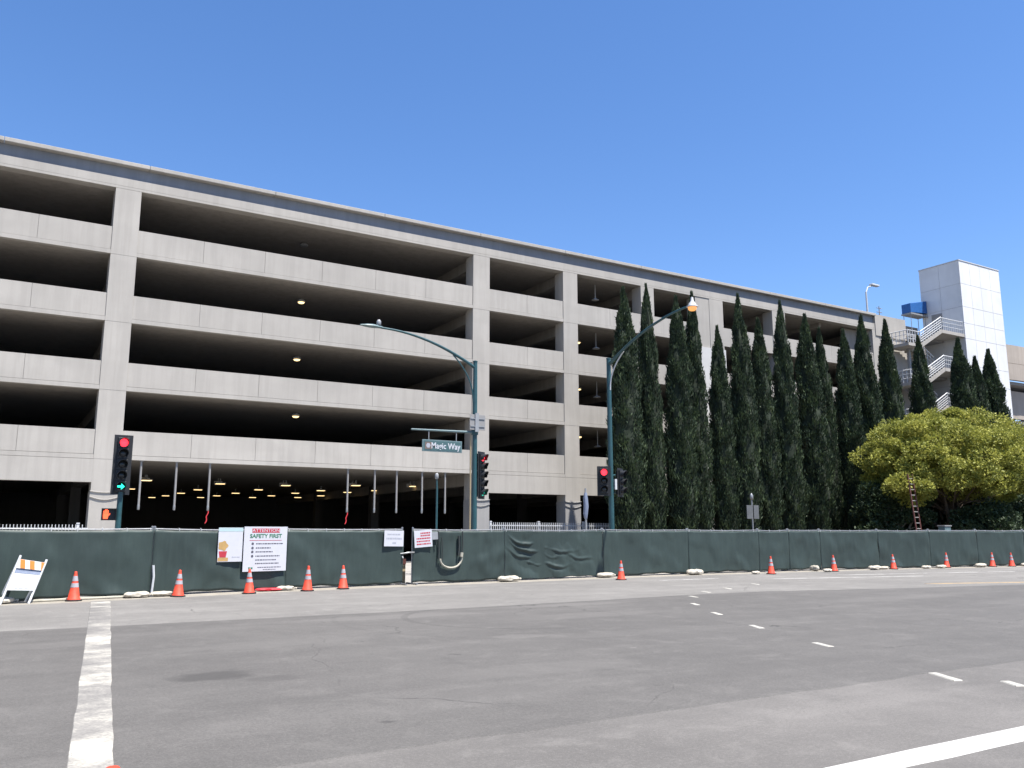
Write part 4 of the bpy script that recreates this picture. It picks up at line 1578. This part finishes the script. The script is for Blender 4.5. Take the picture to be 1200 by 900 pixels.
def bquad(m, s0, s1, t0, t1, out, th, skew=0.0):
    pts = [bp(s0 + skew, t0, out), bp(s1 + skew, t0, out), bp(s1, t1, out), bp(s0, t1, out)]
    m.prism(pts, (0, th, 0))


for s, nm in ((-0.03, 'left'), (1.03, 'right')):
    m = MB()
    m.tube([bp(s, -0.02), bp(s, 1.0)], 0.028, 8)
    m.build('leg', M['white_metal'], bar, smooth=True)
    m = MB()
    p = bp(s, 0.06)
    m.tube([p + Vector((0, 0.04, 0)), Vector((p.x - 0.34, BY + 0.62, 0.0))], 0.026, 8)
    m.build('rear_leg', M['white_metal'], bar, smooth=True)
m = MB()
bquad(m, 0.0, 1.0, 0.05, 0.24, -0.055, 0.02)
tb = m.build('striped_board', M['white_sheet'], bar)
for k in range(3):
    m = MB()
    s0 = 0.04 + 0.38 * k
    if k < 2:
        m.prism([bp(s0 - 0.02, 0.055, -0.060), bp(s0 + 0.17, 0.055, -0.060), bp(s0 + 0.30, 0.235, -0.060), bp(s0 + 0.11, 0.235, -0.060)], (0, 0.004, 0))
    else:
        m.prism([bp(0.86, 0.055, -0.060), bp(0.995, 0.055, -0.060), bp(0.995, 0.235, -0.060), bp(0.97, 0.235, -0.060)], (0, 0.004, 0))
    m.build('orange_stripe', M['orange_sheet'], tb)
m = MB()
bquad(m, 0.0, 1.0, 0.245, 0.34, -0.03, 0.015)
m.build('blue_grey_band', M['slate'], bar)
m = MB()
bquad(m, 0.0, 1.0, 0.345, 0.70, -0.055, 0.02)
lb = m.build('white_board', M['white_sheet'], bar)
m = MB()
for (s0, s1, t0) in ((0.25, 0.36, 0.645), (0.40, 0.58, 0.645), (0.62, 0.8, 0.645)):
    bquad(m, s0, s1, t0, t0 + 0.02, -0.059, 0.003)
m.build('lettering', M['ink_grey'], lb)

# ------------------------------------------------------------------ traffic signals and street lamps
def signal_head(parent, top, nsec, lit, yaw, sec=0.35, back=True, offx=0.0):
    """head hanging down from 'top' (world point at its upper centre); faces -Y turned by yaw degrees; lit = {index: 'red'...}"""
    T = rotz_at(top, yaw)
    H = sec * nsec
    m = MB()
    for i in range(nsec):
        m.box(-0.17, 0.17, 0.0, 0.20, -sec * (i + 1) + 0.006, -sec * i - 0.006)
    m.box(-0.15, 0.15, 0.02, 0.18, -H + 0.02, -0.02)
    m.xf(T)
    head = m.build('signal_head', M['black'], parent, bevel=0.012)
    if back:
        m = MB()
        m.box(-0.28, 0.28, 0.07, 0.085, -H - 0.08, 0.08)
        m.xf(T)
        m.build('backplate', M['black'], head)
    for i in range(nsec):
        zc = -sec * (i + 0.5)
        m = MB()
        pr = [(0.0, -0.03), (0.08, -0.025), (0.125, -0.006), (0.13, 0.0)]
        m.lathe(pr, (0, 0, 0), 20, axis='Y')
        m.xf(Matrix.Translation((0, 0, zc)))
        m.xf(T)
        k = lit.get(i)
        if k == 'arrow':
            m.build('lens', M['dark_lens'], head, smooth=True)
            q = MB()
            q.prism([(-0.10, -0.034, zc - 0.03), (0.01, -0.034, zc - 0.03), (0.01, -0.034, zc - 0.10), (0.115, -0.034, zc), (0.01, -0.034, zc + 0.10), (0.01, -0.034, zc + 0.03), (-0.10, -0.034, zc + 0.03)], (0, 0.006, 0))
            q.xf(T)
            q.build('arrow', M['green_lit'], head)
        else:
            m.build('lens', M['red_lit'] if k == 'red' else (M['green_dim'] if k == 'green' else M['dark_lens']), head, smooth=True)
        # cut-away visor
        vs, fs = [], []
        n = 18
        for kx in range(n + 1):
            a = R(-40) + R(260) * kx / n
            ln = 0.24 * (0.55 + 0.45 * max(0, math.sin(a)))
            for rr, yy in ((0.148, 0.0), (0.148, -ln), (0.140, -ln), (0.140, 0.0)):
                vs.append((rr * math.cos(a), yy, zc + rr * math.sin(a)))
        for kx in range(n):
            for j in range(4):
                fs.append((4 * kx + j, 4 * kx + 4 + j, 4 * kx + 4 + (j + 1) % 4, 4 * kx + (j + 1) % 4))
        fs.append((0, 1, 2, 3))
        fs.append((4 * n + 3, 4 * n + 2, 4 * n + 1, 4 * n))
        q = MB()
        q.add(vs, fs)
        q.xf(T)
        q.build('visor', M['black'], head, smooth=True)
    return head


def bracket(parent, pts):
    m = MB()
    m.tube(pts, 0.035, 8)
    return m.build('bracket', M['teal'], parent, smooth=True)


def pole_base(parent, x, y, r0, r1, h):
    m = MB()
    m.tube([(x, y, 0.3), (x, y, h * 0.5), (x, y, h)], [r0, (r0 + r1) / 2, r1], 16)
    m.lathe([(r1 + 0.012, h), (r1 + 0.012, h + 0.04), (0.0, h + 0.07)], (x, y, 0), 16)
    p = m.build('pole', M['teal'], parent, smooth=True)
    m = MB()
    m.lathe([(r0 + 0.16, 0.0), (r0 + 0.16, 0.06), (r0 + 0.04, 0.12), (r0 + 0.02, 0.32)], (x, y, 0), 16)
    m.build('pole_base', M['teal'], parent, smooth=True)
    return p


# left signal: short post with five-section head and pedestrian hand
sx_, sy_ = 3.42, 30.0
s1 = thing('traffic_signal', 'traffic signal on a short teal post with a green arrow and pedestrian hand', 'traffic signal', (sx_, sy_, 0))
pole_base(s1, sx_, sy_, 0.10, 0.08, 2.98)
signal_head(s1, Vector((sx_ - 0.02, sy_ - 0.10, 4.68)), 5, {0: 'red', 4: 'arrow'}, 2)
bracket(s1, [(sx_, sy_, 2.86), (sx_, sy_ + 0.16, 3.0), (sx_, sy_ + 0.16, 3.2), (sx_, sy_ + 0.05, 3.3)])
T = rotz_at(Vector((3.12, 29.9, 2.22)), -4) @ Matrix.Scale(0.86, 4)
m = MB()
m.box(-0.24, 0.24, 0.0, 0.2, -0.21, 0.21)
m.xf(T)
ped = m.build('pedestrian_head', M['black'], s1, bevel=0.015)
m = MB()
for (x0, x1, z0, z1) in ((-0.25, -0.235, -0.22, 0.22), (0.235, 0.25, -0.22, 0.22), (-0.234, 0.234, 0.205, 0.22)):
    m.box(x0, x1, -0.14, -0.002, z0, z1)
m.xf(T)
m.build('hood', M['black'], ped)
m = MB()
hx = -0.10
m.prism([(hx - 0.08, -0.012, -0.16), (hx + 0.07, -0.012, -0.16), (hx + 0.09, -0.012, -0.02), (hx + 0.09, -0.012, 0.03), (hx - 0.09, -0.012, 0.03), (hx - 0.09, -0.012, -0.04)], (0, 0.008, 0))
for k, hh in enumerate((0.12, 0.165, 0.175, 0.14)):
    x0 = hx - 0.09 + 0.046 * k
    m.prism([(x0 + 0.003, -0.012, 0.032), (x0 + 0.041, -0.012, 0.032), (x0 + 0.041, -0.012, hh), (x0 + 0.022, -0.012, hh + 0.02), (x0 + 0.003, -0.012, hh)], (0, 0.008, 0))
m.prism([(hx + 0.092, -0.012, -0.06), (hx + 0.15, -0.012, 0.02), (hx + 0.13, -0.012, 0.05), (hx + 0.092, -0.012, -0.0)], (0, 0.008, 0))
m.xf(T)
m.build('hand_symbol', M['hand_lit'], ped)
bracket(s1, [(sx_, sy_, 2.22), (3.30, sy_ + 0.02, 2.22)])


def lamp_head_flat(parent, p, d, ln=0.75, mat=None):
    """cobra-head luminaire at p extending along d (horizontal)"""
    d = Vector(d).normalized()
    s = Vector((-d.y, d.x, 0))
    m = MB()
    prof = [(-0.05, 0.05, 0.05), (0.10, 0.09, 0.07), (0.35, 0.16, 0.09), (0.6, 0.15, 0.07), (ln, 0.05, 0.03)]
    n = 12
    vs, fs = [], []
    for (t_, w, h) in prof:
        for k in range(n):
            a = 2 * math.pi * k / n
            z = h * math.sin(a)
            q = Vector(p) + d * t_ + s * (w * math.cos(a)) + Vector((0, 0, z if z > 0 else z * 0.6))
            vs.append(q)
    for i in range(len(prof) - 1):
        for k in range(n):
            a, b = i * n + k, i * n + (k + 1) % n
            fs.append((a, b, b + n, a + n))
    fs.append(tuple(range(n))[::-1])
    fs.append(tuple(range((len(prof) - 1) * n, len(prof) * n)))
    m.add(vs, fs)
    return m.build('lamp_head', mat or M['teal_light'], parent, smooth=True)


# middle pole: lamp arm to the left, street name arm, signal on the right side
mx_, my_ = 16.28, 30.0
s2 = thing('street_lamp', 'tall teal lamp pole with a curved arm, a street name arm and a traffic signal', 'street lamp', (mx_, my_, 0))
pole_base(s2, mx_, my_, 0.12, 0.085, 8.50)
m = MB()
pts = []
for k in range(15):
    u = k / 14
    x = mx_ - 0.05 - 4.1 * u
    z = 8.28 + 1.14 * (1 - (1 - u) ** 2.0)
    pts.append((x, my_, z))
m.tube(pts, [0.065 - 0.025 * k / 14 for k in range(15)], 10)
m.build('lamp_arm', M['teal'], s2, smooth=True)
m = MB()
pts = []
for k in range(11):
    u = k / 10
    pts.append((mx_ - 0.07 - 0.95 * u ** 1.7, my_, 6.75 + 1.95 * u ** 0.75))
m.tube(pts, 0.03, 8)
m.build('arm_brace', M['teal'], s2, smooth=True)
lamp_head_flat(s2, (12.15, my_, 9.43), (-1, 0, 0.0), 0.85)
m = MB()
m.lathe([(0.07, 9.50), (0.09, 9.53), (0.09, 9.66), (0.05, 9.72), (0.0, 9.73)], (12.05, my_, 0), 12)
m.build('photocell', M['grey_metal'], s2, smooth=True)
m = MB()
m.tube([(mx_, my_, 5.62), (13.5, my_, 5.58)], [0.055, 0.035], 10)
m.build('sign_arm', M['teal_light'], s2, smooth=True)
m = MB()
m.lathe([(0.135, 5.52), (0.14, 5.54), (0.14, 5.72), (0.135, 5.74)], (mx_, my_, 0), 16)
m.build('clamp', M['teal'], s2, smooth=True)
bpn = MB()
bpn.box(15.97, 16.67, my_ - 0.16, my_ - 0.14, 5.70, 6.32)
b = bpn.build('small_sign_back', M['alu'], s2, bevel=0.006)
m = MB()
m.box(16.2, 16.36, my_ - 0.2, my_ - 0.162, 5.62, 6.38)
for z in (5.85, 6.16):
    m.box(16.0, 16.64, my_ - 0.185, my_ - 0.163, z - 0.02, z + 0.02)
m.build('stiffener', M['grey_metal'], b)
signal_head(s2, Vector((mx_ + 0.36, my_ - 0.04, 4.78)), 5, {0: 'red', 4: 'green'}, 32, 0.345)
bracket(s2, [(mx_, my_, 4.55), (mx_ + 0.36, my_ + 0.1, 4.6)])
bracket(s2, [(mx_, my_, 3.25), (mx_ + 0.36, my_ + 0.1, 3.25)])
# service riser at the back of the pole
m = MB()
m.tube([(mx_ - 0.17, my_ + 0.03, 0), (mx_ - 0.17, my_ + 0.03, 5.5)], 0.03, 8)
m.build('conduit', M['wood'], s2, smooth=True)

ss = thing('street_name_sign', 'grey green street name sign hanging below the arm of the middle lamp pole', 'street sign', (14.85, my_, 4.99))
m = MB()
m.box(13.97, 15.70, my_ - 0.02, my_ + 0.02, 4.76, 5.22)
b = m.build('sign_board', M['teal_light'], ss, bevel=0.008)
m = MB()
m.box(14.03, 15.64, my_ - 0.026, my_ - 0.0215, 4.81, 5.17)
m.build('sign_face', M['street_sign'], b)
F = frame_at((14.98, my_ - 0.029, 4.985), (1, 0, 0))
text_mesh('lettering', 'Magic Way', 0.33, M['sign_white'], b, F, 0.002, sx=0.86, bold=0.006)
m = MB()
m.box(14.08, 14.36, my_ - 0.031, my_ - 0.0265, 4.85, 5.13)
e = m.build('emblem', M['emblem'], b)
m = MB()
m.prism([(14.22 + 0.10 * math.cos(R(60 * k)), my_ - 0.034, 4.99 + 0.10 * math.sin(R(60 * k))) for k in range(6)], (0, 0.0025, 0))
m.build('emblem_disc', M['ink_grey'], e)
for x in (14.25, 15.45):
    m = MB()
    m.tube([(x, my_, 5.22), (x, my_, 5.56)], 0.018, 6)
    m.build('hanger', M['grey_metal'], ss)

# right pole: lamp arm over the street, two signal heads
rx_, ry_ = 21.93, 28.5
s3 = thing('street_lamp', 'tall teal lamp pole with a lit orange lamp reaching across the cypresses', 'street lamp', (rx_, ry_, 0))
pole_base(s3, rx_, ry_, 0.12, 0.09, 8.95)
m = MB()
pts = []
lampP = Vector((21.62, 22.95, 9.92))
for k in range(15):
    u = k / 14
    pts.append((rx_ + (lampP.x - rx_) * u, ry_ - 0.05 + (lampP.y + 0.3 - ry_) * u, 8.72 + 1.28 * (1 - (1 - u) ** 1.9)))
m.tube(pts, [0.07 - 0.03 * k / 14 for k in range(15)], 10)
m.build('lamp_arm', M['teal'], s3, smooth=True)
m = MB()
m.tube([(rx_, ry_ - 0.08 - 0.95 * (k / 10) ** 1.7, 7.6 + 1.5 * (k / 10) ** 0.75) for k in range(11)], 0.03, 8)
m.build('arm_brace', M['white_metal'], s3, smooth=True)
m = MB()
m.lathe([(0.0, 10.32), (0.045, 10.30), (0.06, 10.16), (0.13, 10.06), (0.155, 9.99), (0.21, 9.965), (0.215, 9.93), (0.17, 9.925)], (lampP.x, lampP.y, 0), 20)
lh = m.build('lamp_head', M['white_metal'], s3, smooth=True)
m = MB()
m.lathe([(0.165, 9.92), (0.155, 9.84), (0.10, 9.79), (0.0, 9.775)], (lampP.x, lampP.y, 0), 20)
m.build('lamp_lens', M['lamp_lit'], lh, smooth=True)
signal_head(s3, Vector((rx_ - 0.50, ry_ - 0.2, 4.28)), 3, {0: 'red'}, -32, 0.35)
bracket(s3, [(rx_, ry_, 4.0), (rx_ - 0.5, ry_ - 0.05, 4.05)])
bracket(s3, [(rx_, ry_, 3.3), (rx_ - 0.5, ry_ - 0.05, 3.3)])
h2 = signal_head(s3, Vector((rx_ + 0.50, ry_ - 0.1, 4.24)), 3, {}, 28, 0.345)
bracket(s3, [(rx_, ry_, 4.0), (rx_ + 0.5, ry_ + 0.05, 4.05)])
bracket(s3, [(rx_, ry_, 3.3), (rx_ + 0.5, ry_ + 0.05, 3.3)])
m = MB()
m.box(rx_ + 0.1, rx_ + 0.2, ry_ - 0.16, ry_ - 0.06, 3.42, 3.85)
m.build('white_plate', M['white_metal'], s3)

# ------------------------------------------------------------------ small posts and signs behind the fence
t = thing('thin_post', 'thin teal post with a small head in front of the garage entrance', 'post', (15.9, 33, 0))
m = MB()
m.tube([(16.1, 33, 0), (16.1, 33, 3.45), (16.08, 33, 3.95)], [0.05, 0.045, 0.03], 8)
m.build('pole', M['teal'], t, smooth=True)
m = MB()
m.lathe([(0.05, 3.9), (0.08, 3.95), (0.08, 4.1), (0.04, 4.16)], (16.08, 33, 0), 10)
m.build('post_head', M['grey_metal'], t, smooth=True)
t = thing('wrapped_post', 'grey wrapped sign post in front of the garage pier left of the lamp pole', 'post', (26.04, 36, 0))
m = MB()
m.tube([(26.05, 36, 0), (26.05, 36, 3.9)], 0.05, 8)
m.build('pole', M['grey_metal'], t, smooth=True)
m = MB()
m.tube([(26.05, 36, 2.35), (26.03, 36, 2.6), (26.07, 36, 3.0), (26.04, 36, 3.4), (26.05, 36, 3.68)], [0.07, 0.12, 0.13, 0.12, 0.07], 8)
m.build('wrapping', M['slate'], t, smooth=True)
t = thing('panel_sign', 'pair of small grey sign panels on a post before the seventh cypress', 'sign', (35.9, 34, 0))
m = MB()
m.tube([(35.9, 34, 0), (35.9, 34, 3.5)], 0.045, 8)
m.build('pole', M['galv'], t, smooth=True)
m = MB()
m.lathe([(0.05, 3.42), (0.1, 3.5), (0.1, 3.68), (0.03, 3.8)], (35.9, 34, 0), 10)
m.build('post_head', M['galv'], t, smooth=True)
for x0, x1 in ((35.42, 35.85), (35.95, 36.34)):
    m = MB()
    m.box(x0, x1, 33.92, 33.95, 2.40, 3.14)
    m.build('panel', M['weathered'], t, bevel=0.006)
t = thing('ladder', 'red brown ladder with pale rungs standing under the yellow-green tree', 'ladder', (46.8, 31.3, 0))
m = MB()
for x in (46.55, 47.0):
    m.tube([(x, 31.2, 0), (x + 0.15, 31.75, 5.1)], 0.05, 6)
m.build('rails', M['rust'], t)
m = MB()
for k in range(15):
    u = (k + 0.7) / 15.5
    m.tube([(46.58 + 0.15 * u, 31.2 + 0.55 * u, 5.1 * u), (46.98 + 0.15 * u, 31.2 + 0.55 * u, 5.1 * u)], 0.026, 6)
m.build('rungs', M['alu'], t)
t = thing('utility_box', 'small pale blue box showing above the fence below the ladder', 'box', (47.4, 30.0, 0))
m = MB()
m.box(46.9, 47.5, 29.8, 30.2, 0, 2.0)
m.build('box_body', M['teal_light'], t, bevel=0.02)
m = MB()
m.box(46.86, 47.54, 29.76, 30.24, 2.003, 2.07)
m.build('lid', M['alu'], t, bevel=0.01)
